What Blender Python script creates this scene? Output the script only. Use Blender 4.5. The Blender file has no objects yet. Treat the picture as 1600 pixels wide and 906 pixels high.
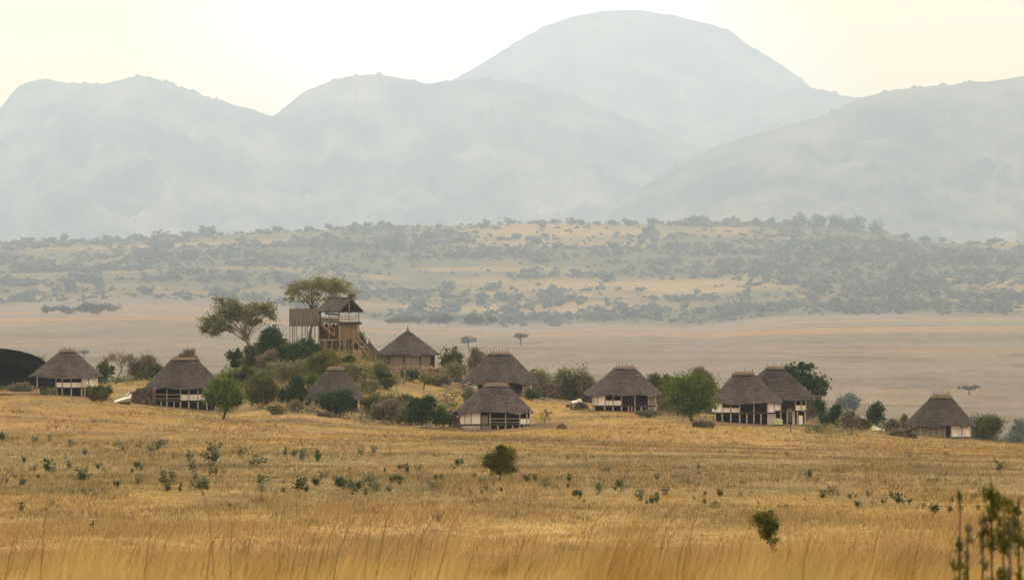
import bpy, math, random
import numpy as np
from mathutils import Vector, Matrix

R = math.radians
SC = bpy.context.scene
COL = SC.collection
F = 6515.0          # focal length in photo pixels (photo is 1600 x 906)
CU, CV = 800.0, 453.0

# ------------------------------------------------------------------ camera, sky, sun
cam_d = bpy.data.cameras.new("camera")
cam = bpy.data.objects.new("camera", cam_d)
COL.objects.link(cam)
cam.location = (0, 0, 0)
cam.rotation_euler = (R(90), 0, 0)
cam_d.sensor_width = 36.0
cam_d.lens = 36.0 * F / 1600.0
cam_d.clip_start = 0.5
cam_d.clip_end = 60000
cam_d.dof.use_dof = True
cam_d.dof.focus_distance = 480
cam_d.dof.aperture_fstop = 6.5
SC.camera = cam

SUN_EL, SUN_AZ = R(36), R(-14)      # azimuth measured from +Y (the view) towards +X
world = bpy.data.worlds.new("World")
SC.world = world
world.use_nodes = True
wn, wl = world.node_tree.nodes, world.node_tree.links
wn.clear()
w_out = wn.new("ShaderNodeOutputWorld")
w_bg = wn.new("ShaderNodeBackground")
w_bg.inputs["Strength"].default_value = 0.1
w_sky = wn.new("ShaderNodeTexSky")
w_sky.sky_type = 'NISHITA'
w_sky.sun_disc = False
w_sky.sun_elevation = SUN_EL
w_sky.sun_rotation = SUN_AZ
w_sky.air_density = 1.5
w_sky.dust_density = 6.0
w_co = wn.new("ShaderNodeTexCoord")
w_noise = wn.new("ShaderNodeTexNoise")
w_map = wn.new("ShaderNodeMapping")
w_map.inputs["Location"].default_value = (-2.4908, -4.5390, 1.7682)
w_map.inputs["Scale"].default_value = (1, 1, 1)
w_noise.inputs["Scale"].default_value = 7.0
w_noise.inputs["Detail"].default_value = 1.5
w_ramp = wn.new("ShaderNodeValToRGB")
w_ramp.color_ramp.elements[0].position = 0.42
w_ramp.color_ramp.elements[0].color = (16.2, 10.5, 2.2, 1)
w_ramp.color_ramp.elements[1].position = 0.55
w_ramp.color_ramp.elements[1].color = (15.4, 14.3, 13.6, 1)
w_mix = wn.new("ShaderNodeMixRGB")
w_mix.inputs[0].default_value = 0.8
wl.new(w_co.outputs["Generated"], w_map.inputs["Vector"])
wl.new(w_map.outputs[0], w_noise.inputs["Vector"])
wl.new(w_noise.outputs["Fac"], w_ramp.inputs[0])
wl.new(w_sky.outputs[0], w_mix.inputs[1])
wl.new(w_ramp.outputs[0], w_mix.inputs[2])
wl.new(w_mix.outputs[0], w_bg.inputs["Color"])
wl.new(w_bg.outputs[0], w_out.inputs["Surface"])

sun_d = bpy.data.lights.new("sun", 'SUN')
sun_d.energy = 1.4
sun_d.angle = R(10)
sun_d.color = (1.0, 0.94, 0.84)
sun = bpy.data.objects.new("sun", sun_d)
COL.objects.link(sun)
sdir = Vector((math.sin(SUN_AZ) * math.cos(SUN_EL), math.cos(SUN_AZ) * math.cos(SUN_EL), math.sin(SUN_EL)))
sun.rotation_euler = (-sdir).to_track_quat('-Z', 'Y').to_euler()
sun.location = (0, 0, 300)

SC.view_settings.view_transform = 'Standard'
SC.view_settings.look = 'None'
SC.view_settings.exposure = 0.32
SC.view_settings.gamma = 1.0
SC.render.engine = 'CYCLES'
cy = SC.cycles
cy.max_bounces = 5
cy.diffuse_bounces = 2
cy.glossy_bounces = 1
cy.transmission_bounces = 2
cy.volume_bounces = 1
cy.use_denoising = True
cy.caustics_reflective = False
cy.caustics_refractive = False

# ------------------------------------------------------------------ materials
def nt(name):
    m = bpy.data.materials.new(name)
    m.use_nodes = True
    n = m.node_tree.nodes
    n.clear()
    return m, n, m.node_tree.links


def ramp(n, cols):
    r = n.new("ShaderNodeValToRGB")
    e = r.color_ramp.elements
    e[0].position, e[0].color = cols[0][0], (*cols[0][1], 1)
    e[1].position, e[1].color = cols[-1][0], (*cols[-1][1], 1)
    for p, c in cols[1:-1]:
        x = e.new(p)
        x.color = (*c, 1)
    return r


def noise_fac(n, l, scale, stretch=(1, 1, 1), detail=4, rough=0.6, coord="Object"):
    c = n.new("ShaderNodeTexCoord")
    m = n.new("ShaderNodeMapping")
    m.inputs["Scale"].default_value = stretch
    t = n.new("ShaderNodeTexNoise")
    t.inputs["Scale"].default_value = scale
    t.inputs["Detail"].default_value = detail
    t.inputs["Roughness"].default_value = rough
    l.new(c.outputs[coord], m.inputs[0])
    l.new(m.outputs[0], t.inputs["Vector"])
    return t.outputs["Fac"]


def mat_solid(name, a, b, scale=2.0, stretch=(1, 1, 1), rough=0.9, bump=0.0, lo=0.3, hi=0.7, island=0.0):
    m, n, l = nt(name)
    out = n.new("ShaderNodeOutputMaterial")
    p = n.new("ShaderNodeBsdfPrincipled")
    p.inputs["Roughness"].default_value = rough
    p.inputs["Specular IOR Level"].default_value = 0.05
    f = noise_fac(n, l, scale, stretch)
    r = ramp(n, [(lo, a), (hi, b)])
    l.new(f, r.inputs[0])
    src = r.outputs[0]
    if island:
        g = n.new("ShaderNodeNewGeometry")
        v = n.new("ShaderNodeHueSaturation")
        mr = n.new("ShaderNodeMapRange")
        mr.inputs[3].default_value = 1 - island
        mr.inputs[4].default_value = 1 + island
        l.new(g.outputs["Random Per Island"], mr.inputs[0])
        l.new(mr.outputs[0], v.inputs["Value"])
        l.new(src, v.inputs["Color"])
        src = v.outputs[0]
    l.new(src, p.inputs["Base Color"])
    if bump:
        b_ = n.new("ShaderNodeBump")
        b_.inputs["Strength"].default_value = bump
        b_.inputs["Distance"].default_value = 0.1
        l.new(f, b_.inputs["Height"])
        l.new(b_.outputs[0], p.inputs["Normal"])
    l.new(p.outputs[0], out.inputs[0])
    return m


def mat_leaf(name, cols, transl=0.35, clump=0.9, mix=0.5):
    """cols: dark, mid, light leaf colours; picked per leaf and per clump"""
    m, n, l = nt(name)
    out = n.new("ShaderNodeOutputMaterial")
    g = n.new("ShaderNodeNewGeometry")
    f = noise_fac(n, l, clump, detail=2)
    mr = n.new("ShaderNodeMapRange")
    mr.inputs[1].default_value, mr.inputs[2].default_value = 0.3, 0.7
    l.new(f, mr.inputs[0])
    mx = n.new("ShaderNodeMix")
    mx.inputs["Factor"].default_value = mix
    l.new(g.outputs["Random Per Island"], mx.inputs["A"])
    l.new(mr.outputs[0], mx.inputs["B"])
    r = ramp(n, [(0.1, cols[0]), (0.5, cols[1]), (0.9, cols[2])])
    l.new(mx.outputs["Result"], r.inputs[0])
    d = n.new("ShaderNodeBsdfDiffuse")
    t = n.new("ShaderNodeBsdfTranslucent")
    s = n.new("ShaderNodeMixShader")
    s.inputs[0].default_value = transl
    l.new(r.outputs[0], d.inputs[0])
    l.new(r.outputs[0], t.inputs[0])
    l.new(d.outputs[0], s.inputs[1])
    l.new(t.outputs[0], s.inputs[2])
    l.new(s.outputs[0], out.inputs[0])
    return m


def mat_vcol(name, fine, transl=0.0, island=0.0, bump=0.0):
    """colour attribute 'col' (kinds of grass and soil) broken up by procedural noise"""
    m, n, l = nt(name)
    out = n.new("ShaderNodeOutputMaterial")
    a = n.new("ShaderNodeAttribute")
    a.attribute_name = "col"
    src = a.outputs["Color"]
    fac = None
    for scale, stretch, lo, hi in fine:
        f = noise_fac(n, l, scale, stretch, detail=5, rough=0.65)
        mr = n.new("ShaderNodeMapRange")
        mr.inputs[1].default_value, mr.inputs[2].default_value = 0.3, 0.7
        mr.inputs[3].default_value, mr.inputs[4].default_value = lo, hi
        l.new(f, mr.inputs[0])
        v = n.new("ShaderNodeHueSaturation")
        l.new(mr.outputs[0], v.inputs["Value"])
        l.new(src, v.inputs["Color"])
        src = v.outputs[0]
        fac = f
    if island:
        g = n.new("ShaderNodeNewGeometry")
        mr = n.new("ShaderNodeMapRange")
        mr.inputs[3].default_value, mr.inputs[4].default_value = 1 - island, 1 + island
        l.new(g.outputs["Random Per Island"], mr.inputs[0])
        v = n.new("ShaderNodeHueSaturation")
        l.new(mr.outputs[0], v.inputs["Value"])
        l.new(src, v.inputs["Color"])
        src = v.outputs[0]
    d = n.new("ShaderNodeBsdfDiffuse")
    l.new(src, d.inputs[0])
    if bump and fac:
        b_ = n.new("ShaderNodeBump")
        b_.inputs["Strength"].default_value = bump
        b_.inputs["Distance"].default_value = 0.3
        l.new(fac, b_.inputs["Height"])
        l.new(b_.outputs[0], d.inputs["Normal"])
    if transl:
        t = n.new("ShaderNodeBsdfTranslucent")
        s = n.new("ShaderNodeMixShader")
        s.inputs[0].default_value = transl
        l.new(src, t.inputs[0])
        l.new(d.outputs[0], s.inputs[1])
        l.new(t.outputs[0], s.inputs[2])
        l.new(s.outputs[0], out.inputs[0])
    else:
        l.new(d.outputs[0], out.inputs[0])
    return m


M = {}
M['ground'] = mat_vcol('grass_soil', [(.05, (1, .25, 1), 0.88, 1.10), (0.30, (1, 0.25, 1), .80, 1.16), (1.1, (1, .5, 1), 0.8, 1.2)])
M['grass'] = mat_vcol('dry_grass', [(0.3, (1, 1, 1), 0.85, 1.15)], transl=0.3, island=0.3)
M['mount'] = mat_solid('mountain_scrub', (.030, .040, .036), (.22, .20, .145), scale=0.0024, stretch=(1, .6, 1.8), lo=.40, hi=.70)
M['thatch'] = mat_solid('grey_thatch', (.043, .037, .039), (.096, .084, .084), scale=1.6, stretch=(3, 3, .8), bump=0.5, lo=.3, hi=.72)
def weather(m, amount=.16):
    """each roof its own tone, with large weather patches"""
    n, l = m.node_tree.nodes, m.node_tree.links
    p = next(x for x in n if x.type == 'BSDF_PRINCIPLED')
    src = p.inputs["Base Color"].links[0].from_socket
    oi = n.new("ShaderNodeObjectInfo")
    mr = n.new("ShaderNodeMapRange")
    mr.inputs[3].default_value, mr.inputs[4].default_value = 1 - amount, 1 + amount
    l.new(oi.outputs["Random"], mr.inputs[0])
    f = noise_fac(n, l, .42, (1, 1, .5), detail=5, rough=.65)
    m2 = n.new("ShaderNodeMapRange")
    m2.inputs[1].default_value, m2.inputs[2].default_value, m2.inputs[3].default_value, m2.inputs[4].default_value = .35, .65, .72, 1.3
    l.new(f, m2.inputs[0])
    mu = n.new("ShaderNodeMath")
    mu.operation = 'MULTIPLY'
    l.new(mr.outputs[0], mu.inputs[0])
    l.new(m2.outputs[0], mu.inputs[1])
    v = n.new("ShaderNodeHueSaturation")
    l.new(mu.outputs[0], v.inputs["Value"])
    l.new(src, v.inputs["Color"])
    l.new(v.outputs[0], p.inputs["Base Color"])


weather(M['thatch'])
M['cap'] = mat_solid('brown_thatch_cap', (.10, .080, .062), (.21, .165, .125), scale=3, stretch=(3, 3, 1))
M['white'] = mat_solid('whitewash', (.50, .44, .38), (.83, .80, .75), scale=1.5, stretch=(1, 1, .4), lo=.28, hi=.52)
M['tan'] = mat_solid('mud_plaster', (.185, .155, .125), (.28, .24, .20), scale=1.2)
M['lime'] = mat_solid('stained_plinth', (.30, .28, .25), (.52, .48, .43), scale=1.0)
M['pole'] = mat_solid('pale_pole', (.30, .25, .20), (.50, .44, .37), scale=2, stretch=(4, 4, .6))
M['timber'] = mat_solid('dark_timber', (.030, .022, .018), (.065, .048, .038), scale=2)
M['deck'] = mat_solid('deck_timber', (.05, .038, .03), (.10, .078, .06), scale=2)
M['greypole'] = mat_solid('weathered_pole', (.17, .145, .12), (.33, .285, .235), scale=2, stretch=(4, 4, .6))
M['screen'] = mat_solid('dark_net_shade', (.010, .008, .011), (.026, .020, .027), scale=1.5)  # netting colour, also painted shade of interiors, underdecks and gable
M['board'] = mat_solid('weathered_board', (.085, .077, .075), (.165, .148, .14), scale=1.4, stretch=(4, 4, .5), island=.22)
M['redwood'] = mat_solid('red_brown_board', (.05, .026, .02), (.10, .052, .038), scale=2, island=.3)
M['rail'] = mat_solid('orange_pole', (.17, .112, .068), (.29, .205, .13), scale=2, stretch=(3, 3, 1))
M['mud'] = mat_solid('woven_mud_wall', (.115, .084, .056), (.205, .152, .098), scale=2.2)
M['stone'] = mat_solid('dark_stone', (.06, .045, .04), (.16, .12, .105), scale=1.4, island=.35)
M['palestone'] = mat_solid('earth_stone', (.20, .15, .11), (.33, .26, .19), scale=1.4, island=.3)
M['tarp'] = mat_solid('black_tarp', (.002, .002, .002), (.005, .005, .005), scale=.8, rough=.85)
next(x for x in M['tarp'].node_tree.nodes if x.type == 'BSDF_PRINCIPLED').inputs['Specular IOR Level'].default_value = 0.0
M['sheet'] = mat_solid('white_sheet', (.42, .43, .45), (.55, .56, .57), scale=2, rough=.5)
M['lid'] = mat_solid('yellow_green_lid', (.36, .40, .20), (.55, .57, .34), scale=2)
M['mound'] = mat_solid('termite_earth', (.07, .035, .024), (.14, .075, .05), scale=2)
M['bark'] = mat_solid('bark', (.045, .035, .03), (.11, .088, .07), scale=3, stretch=(3, 3, .6))
M['greybark'] = mat_solid('grey_bark', (.16, .135, .115), (.30, .26, .22), scale=3, stretch=(3, 3, .6))
LEAF = {
    'dark': ((.012, .028, .010), (.030, .062, .022), (.070, .115, .042)),
    'olive': ((.040, .050, .012), (.092, .104, .028), (.165, .170, .055)),
    'bright': ((.036, .062, .010), (.095, .142, .022), (.175, .225, .055)),
    'yellow': ((.09, .09, .015), (.17, .165, .03), (.28, .26, .07)),
    'pale': ((.105, .112, .052), (.19, .192, .095), (.29, .285, .155)),
    'dry': ((.095, .083, .062), (.185, .160, .118), (.29, .255, .19)),
    'acacia': ((.075, .085, .034), (.148, .160, .074), (.24, .245, .13)),
    'umbrella': ((.105, .108, .043), (.20, .20, .085), (.31, .30, .15)),
    'far': ((.065, .085, .070), (.115, .14, .115), (.17, .195, .16)),  # paled so that distance haze is put into the leaf colour
    'hill': ((.045, .052, .038), (.095, .102, .072), (.165, .165, .115)),
    'weed': ((.030, .046, .020), (.062, .088, .038), (.110, .14, .068)),
    'stalk': ((.040, .048, .012), (.100, .112, .028), (.185, .185, .055)),
    'greyweed': ((.060, .078, .044), (.110, .132, .078), (.17, .19, .12)),
}
for k, c in LEAF.items():
    M['l_' + k] = mat_leaf('leaf_' + k, c, transl=.3, clump=.05 if k == 'hill' else .8)

# ------------------------------------------------------------------ mesh helpers
class MB:
    def __init__(self):
        self.v, self.f = [], []

    def add(self, vs, fs):
        b = len(self.v)
        self.v.extend([tuple(p) for p in vs])
        self.f.extend([tuple(b + i for i in f) for f in fs])
        return self

    def box(self, x0, x1, y0, y1, z0, z1):
        return self.add([(x0, y0, z0), (x1, y0, z0), (x1, y1, z0), (x0, y1, z0),
                         (x0, y0, z1), (x1, y0, z1), (x1, y1, z1), (x0, y1, z1)],
                        [(0, 3, 2, 1), (4, 5, 6, 7), (0, 1, 5, 4), (1, 2, 6, 5), (2, 3, 7, 6), (3, 0, 4, 7)])

    def tube(self, pts, rad, n=6):
        pts = [Vector(p) for p in pts]
        vs, fs = [], []
        k = len(pts)
        for i, p in enumerate(pts):
            d = (pts[min(i + 1, k - 1)] - pts[max(i - 1, 0)])
            d = d.normalized() if d.length > 1e-6 else Vector((0, 0, 1))
            a = d.cross(Vector((0, 1, 0)) if abs(d.y) < .9 else Vector((1, 0, 0))).normalized()
            b = d.cross(a)
            r = rad[i] if hasattr(rad, '__len__') else rad
            for j in range(n):
                t = 2 * math.pi * j / n
                vs.append(p + a * (r * math.cos(t)) + b * (r * math.sin(t)))
        for i in range(k - 1):
            for j in range(n):
                q = (j + 1) % n
                fs.append((i * n + j, i * n + q, (i + 1) * n + q, (i + 1) * n + j))
        fs.append(tuple(range(n - 1, -1, -1)))
        fs.append(tuple((k - 1) * n + j for j in range(n)))
        return self.add(vs, fs)

    def beam(self, p, q, w, h=None):
        """square timber from p to q"""
        h = h or w
        p, q = Vector(p), Vector(q)
        d = (q - p).normalized()
        a = d.cross(Vector((0, 0, 1)))
        a = a.normalized() if a.length > 1e-4 else Vector((1, 0, 0))
        b = a.cross(d).normalized()
        vs = []
        for c in (p, q):
            for sx, sy in ((-1, -1), (1, -1), (1, 1), (-1, 1)):
                vs.append(c + a * (sx * w / 2) + b * (sy * h / 2))
        return self.add(vs, [(0, 3, 2, 1), (4, 5, 6, 7), (0, 1, 5, 4), (1, 2, 6, 5), (2, 3, 7, 6), (3, 0, 4, 7)])

    def rock(self, c, r, rng):
        c = np.array(c)
        vs = []
        for sx in (-1, 1):
            for sy in (-1, 1):
                for sz in (-1, 1):
                    vs.append(c + np.array((sx, sy, sz)) * np.array(r) * rng.uniform(.6, 1.05, 3) * .8)
        return self.add(vs, [(0, 1, 3, 2), (4, 6, 7, 5), (0, 4, 5, 1), (2, 3, 7, 6), (0, 2, 6, 4), (1, 5, 7, 3)])

    def build(self, name, mat, parent=None, smooth=False):
        me = bpy.data.meshes.new(name)
        me.from_pydata(self.v, [], self.f)
        me.materials.append(mat)
        if smooth:
            me.polygons.foreach_set('use_smooth', [True] * len(me.polygons))
        return link(name, me, parent)


def link(name, me, parent=None):
    o = bpy.data.objects.new(name, me)
    COL.objects.link(o)
    if parent is not None:
        o.parent = parent
    return o


def np_mesh(name, verts, faces, mat, smooth=False, col=None):
    """verts (N,3), faces (M,k) arrays of equal polygons"""
    me = bpy.data.meshes.new(name)
    k = faces.shape[1]
    me.vertices.add(len(verts))
    me.vertices.foreach_set('co', verts.astype(np.float32).ravel())
    me.loops.add(faces.size)
    me.loops.foreach_set('vertex_index', faces.astype(np.int32).ravel())
    me.polygons.add(len(faces))
    me.polygons.foreach_set('loop_start', np.arange(0, faces.size, k, dtype=np.int32))
    if smooth:
        me.polygons.foreach_set('use_smooth', np.ones(len(faces), dtype=bool))
    me.update(calc_edges=True)
    if col is not None:
        at = me.color_attributes.new('col', 'FLOAT_COLOR', 'POINT')
        c4 = np.ones((len(verts), 4), np.float32)
        c4[:, :3] = col
        at.data.foreach_set('color', c4.ravel())
    me.materials.append(mat)
    return me


def tag(o, label=None, cat=None, group=None, kind=None):
    if label: o['label'] = label
    if cat: o['category'] = cat
    if group: o['group'] = group
    if kind: o['kind'] = kind
    return o


def empty(name, loc, label=None, cat=None, group=None, rz=0.0):
    o = bpy.data.objects.new(name, None)
    COL.objects.link(o)
    o.location = loc
    o.rotation_euler = (0, 0, rz)
    return tag(o, label, cat, group)


def copy_tree(o, parent=None):
    c = o.copy()
    COL.objects.link(c)
    if parent is not None:
        c.parent = parent
    for ch in o.children:
        copy_tree(ch, c)
    return c

# ------------------------------------------------------------------ value noise
_rs = np.random.RandomState(7)
_T = _rs.rand(256, 256)


def vnoise(x, y):
    xi, yi = np.floor(x).astype(int), np.floor(y).astype(int)
    fx, fy = x - xi, y - yi
    fx, fy = fx * fx * (3 - 2 * fx), fy * fy * (3 - 2 * fy)
    g = lambda a, b: _T[a & 255, b & 255]
    return (g(xi, yi) * (1 - fx) + g(xi + 1, yi) * fx) * (1 - fy) + (g(xi, yi + 1) * (1 - fx) + g(xi + 1, yi + 1) * fx) * fy


def fbm(x, y, o=4):
    s, a, t = 0, 1.0, 0
    for i in range(o):
        s = s + a * vnoise(x * 2 ** i + 17.3 * i, y * 2 ** i + 5.1 * i)
        t += a
        a *= .5
    return s / t

# ------------------------------------------------------------------ terrain height
ROW_U = [0, 100, 200, 280, 350, 420, 470, 520, 570, 632, 700, 780, 850, 970, 1080, 1165, 1240, 1330, 1470, 1600]
HUTROWS = {
    470: [622, 624, 636, 646, 656, 652, 650, 654, 664, 668, 670, 672, 662, 654, 660, 668, 671, 674, 687, 697],
    520: [614, 615, 625, 635, 642, 632, 626, 631, 636, 641, 650, 655, 646, 641, 651, 659, 664, 669, 684, 695],
    570: [606, 606, 602, 602, 606, 578, 556, 547, 568, 586, 605, 612, 626, 635, 646, 655, 659, 664, 682, 694],
    610: [600, 600, 590, 582, 575, 552, 538, 535, 556, 574, 588, 604, 618, 630, 642, 653, 656, 661, 680, 693],
}
KF = 2.0              # how far off the far hill stands: foot 3000*KF, skyline 4500*KF
NU, ND = 481, 660
US = np.linspace(-1600, 3200, NU)
LD = np.linspace(math.log(20), math.log(30000), ND)
SKY_U = [0, 100, 200, 300, 400, 520, 660, 800, 900, 1000, 1200, 1300, 1380, 1450, 1600]
SKY_V = [380, 378, 376, 368, 362, 356, 350, 347, 346, 347, 348, 351, 360, 377, 375]
FOOT_U = [0, 200, 400, 600, 800, 1000, 1100, 1200, 1400, 1600]
FOOT_V = [478, 470, 474, 504, 512, 508, 512, 500, 494, 494]


def zrow(D, us, vs):
    return (CV - np.interp(US, us, vs)) / F * D


def build_height():
    T = [(20, np.full(NU, -2.5)), (36, np.full(NU, -2.56)), (60, np.full(NU, -4.1)), (85, np.full(NU, -5.66)),
         (108, np.full(NU, -6.98)), (150, np.full(NU, -8.4)), (200, np.full(NU, -9.6)), (240, np.full(NU, -10.55))]
    T.append((300, zrow(300, [0, 800, 1600], [705, 710, 722])))
    T.append((350, zrow(350, [0, 800, 1600], [682, 694, 712])))
    T.append((410, zrow(410, [0, 350, 800, 1600], [648, 672, 684, 706])))
    for d in sorted(HUTROWS):
        T.append((d, zrow(d, ROW_U, HUTROWS[d])))
    T.append((680, zrow(610, ROW_U, HUTROWS[610]) - 7))
    T.append((900, np.full(NU, -43.)))
    T.append((1200, np.full(NU, -49.)))
    T.append((1600, np.full(NU, -50.)))
    T.append((2400, np.full(NU, -48.)))
    T.append((3200, np.full(NU, -43.)))
    foot = zrow(3000 * KF, FOOT_U, FOOT_V)
    top = zrow(4500 * KF, SKY_U, SKY_V)
    T.append((4400, (foot - 43) / 2 + 1))
    T.append((3000 * KF, foot))
    T.append((3500 * KF, foot + (top - foot) * .30))
    T.append((4000 * KF, foot + (top - foot) * .66))
    T.append((4500 * KF, top))
    T.append((4800 * KF, top - 8))
    T.append((5600 * KF, top * 0 - 20))
    T.append((30000, top * 0 - 20))
    ds = np.log([t[0] for t in T])
    Z = np.stack([t[1] for t in T])           # rows by D
    out = np.empty((ND, NU))
    for j in range(NU):
        out[:, j] = np.interp(LD, ds, Z[:, j])
    k = np.exp(-0.5 * (np.arange(-6, 7) / 2.2) ** 2)
    k /= k.sum()
    pad = np.pad(out, ((6, 6), (0, 0)), mode='edge')
    out = sum(k[i] * pad[i:i + ND] for i in range(13))
    pad = np.pad(out, ((0, 0), (6, 6)), mode='edge')
    out = sum(k[i] * pad[:, i:i + NU] for i in range(13))
    return out


HZ = build_height()


def gz(x, y):
    x, y = np.asarray(x, float), np.asarray(y, float)
    u = CU + F * x / np.maximum(y, 150)
    a = np.clip((u - US[0]) / (US[1] - US[0]), 0, NU - 1.001)
    b = np.clip((np.log(np.maximum(y, 20)) - LD[0]) / (LD[1] - LD[0]), 0, ND - 1.001)
    i, j = a.astype(int), b.astype(int)
    fa, fb = a - i, b - j
    z = (HZ[j, i] * (1 - fa) + HZ[j, i + 1] * fa) * (1 - fb) + (HZ[j + 1, i] * (1 - fa) + HZ[j + 1, i + 1] * fa) * fb
    amp = np.clip((y - 30) / 150, 0, 1) * .18 + np.clip((y / KF - 2900) / 600, 0, 1) * 5 * KF
    sc = np.where(y > 2500, 220. * KF, 14.)
    return z + amp * (fbm(x / sc, y / sc, 3) - .5) * 2 * np.clip(np.where(y / KF > 4300, (4700 - y / KF) / 400, 1), 0, 1)


def row_of(u, D):
    x = (u - CU) / F * D
    return CV - F * gz(x, D) / D


def find_D(u, v, lo=150, hi=616):
    ds = np.arange(lo, hi, 1.0)
    x = (u - CU) / F * ds
    rows = CV - F * gz(x, ds) / ds
    return float(ds[np.argmin(np.abs(rows - v))])


def at(u, D, z=None):
    x = (u - CU) / F * D
    return Vector((x, D, float(gz(x, D)) if z is None else z))

# ------------------------------------------------------------------ ground sheet
GOLD = np.array((.308, .212, .082))
STRAW = np.array((.300, .206, .100))
OLIVE = np.array((.205, .165, .088))
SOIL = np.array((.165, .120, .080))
PLAIN = np.array((.198, .168, .135))
HILLTAN = np.array((.255, .182, .080))
HILLGREEN = np.array((.105, .098, .060))


def lerp(a, b, t):
    t = np.clip(t, 0, 1)[..., None]
    return a * (1 - t) + b * t


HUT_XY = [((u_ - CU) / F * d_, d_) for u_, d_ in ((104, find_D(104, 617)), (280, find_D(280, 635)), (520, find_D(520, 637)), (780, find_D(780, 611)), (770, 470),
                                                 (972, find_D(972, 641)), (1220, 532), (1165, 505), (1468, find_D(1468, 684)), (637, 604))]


def hill_clear(x, y):
    """open grassy terraces on the far hill"""
    x, y = x / KF, y / KF
    w = (fbm(x / 90 + 4, y / 60 + 4, 3) - .5)
    def g(c, hw, x0, x1):
        return np.clip(1.6 - np.abs(y + w * 260 - c) / hw, 0, 1) * np.clip((x - x0) / 120, 0, 1) * np.clip((x1 - x) / 120, 0, 1)
    return np.clip(g(3490, 75, -60, 290) + g(3190, 60, -190, 170) * .9 + g(4330, 150, -110, 190) * .9 + g(4200, 50, -420, -200) * .6 + g(3960, 60, -460, -260) * .7, 0, 1)


def ground_col(x, y):
    x, y = np.asarray(x, float), np.asarray(y, float)
    n1 = fbm(x / 11 + 3, y / 34 + 9, 4)
    n2 = fbm(x / 4 + 31, y / 20 + 2, 4)
    n3 = fbm(x / 22 + 11, y / 8 + 4, 4)
    c = lerp(GOLD * .98, STRAW, (n1 - .35) * 3)
    c = lerp(c, np.broadcast_to(np.array((.37, .26, .115)), c.shape), np.clip((190 - y) / 60, 0, 1) * .8)
    w = np.exp(-((y - 265) / 80) ** 2)
    c = lerp(c, OLIVE, np.clip(w * (0.72 + (n2 - .35) * 2.0), 0, .9))
    c = lerp(c, OLIVE * 1.05, np.clip((n2 - .52) * 3, 0, .5) * (y < 500))
    band = np.clip((y - 320) / 50, 0, 1) * np.clip((640 - y) / 50, 0, 1)
    c = lerp(c, SOIL, band * np.clip((n3 - .54) * 5, 0, .8))
    hut = np.clip((y - 470) / 30, 0, 1) * np.clip((700 - y) / 50, 0, 1)
    c = lerp(c, OLIVE, hut * np.clip((n1 - .48) * 5, 0, .7))
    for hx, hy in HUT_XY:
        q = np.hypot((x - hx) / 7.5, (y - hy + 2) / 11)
        c = lerp(c, SOIL * .82, np.clip(1.45 - q + (n2 - .5) * 1.6, 0, .9))  # worn earth round each hut, its darkening also painted contact shade
    mnd = np.exp(-(((x + 33) / 13) ** 2 + ((y - 590) / 34) ** 2) * 1.1)
    c = lerp(c, OLIVE * .72, np.clip(mnd * 1.6, 0, .92))
    far = np.clip((y - 640) / 160, 0, 1)
    pl = lerp(PLAIN * 1.06, PLAIN * np.array((.88, .89, .90)), (fbm(x / 130, y / 130, 5) - .4) * 4)
    trail = np.abs(fbm(x / 900 + 2, y / 160 + 7, 3) - .5) < .008
    pl = lerp(pl, PLAIN * .62, trail * .7 * (fbm(x / 60, y / 60, 2) > .42))
    pl = lerp(pl, OLIVE * .6, np.clip((fbm(x / 45 + 9, y / 40 + 2, 4) - .66) * 9, 0, .7))
    yel = np.clip((fbm(x / 900 + 4, y / 300 + 1.5, 3) - .5) * 5, 0, 1) * np.clip((y - 1900) / 500, 0, 1)
    pl = lerp(pl, np.broadcast_to(np.array((.30, .19, .09)), pl.shape), yel * .8)
    c = lerp(c, pl, far)
    hx, hy = x, y
    x, y = x / KF, y / KF
    hill = np.clip((y - 2950) / 120 + (fbm(x / 120, y / 60, 3) - .5) * 3, 0, 1)
    m = fbm(x / 210 + 8, y / 120 + 3, 5)
    hc = lerp(HILLGREEN, HILLTAN, (m - .60) * 4 + (fbm(x / 60 + 1, y / 30, 3) - .5) * 2.6)
    hc = lerp(hc, np.broadcast_to(HILLTAN * 1.15, hc.shape), hill_clear(hx, hy))
    return lerp(c, hc, hill)


def make_ground():
    us = np.concatenate([np.linspace(-1600, -60, 45)[:-1], np.linspace(-60, 1660, 240), np.linspace(1660, 3200, 45)[1:]])
    ds = np.concatenate([[-120, -60, -20, 5], np.geomspace(20, 27900, 580)])
    U, D = np.meshgrid(us, ds)
    X = (U - CU) / F * np.maximum(D, 150)
    X[D < 20] *= 1.0
    Z = gz(X, np.maximum(D, 20))
    V = np.stack([X, D, Z], -1).reshape(-1, 3)
    nr, nc = len(ds), len(us)
    i = np.arange(nr - 1)[:, None] * nc + np.arange(nc - 1)[None]
    Fc = np.stack([i, i + 1, i + nc + 1, i + nc], -1).reshape(-1, 4)
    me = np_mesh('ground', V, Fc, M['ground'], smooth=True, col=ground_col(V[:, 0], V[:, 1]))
    tag(link('ground', me), kind='structure')


make_ground()

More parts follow.
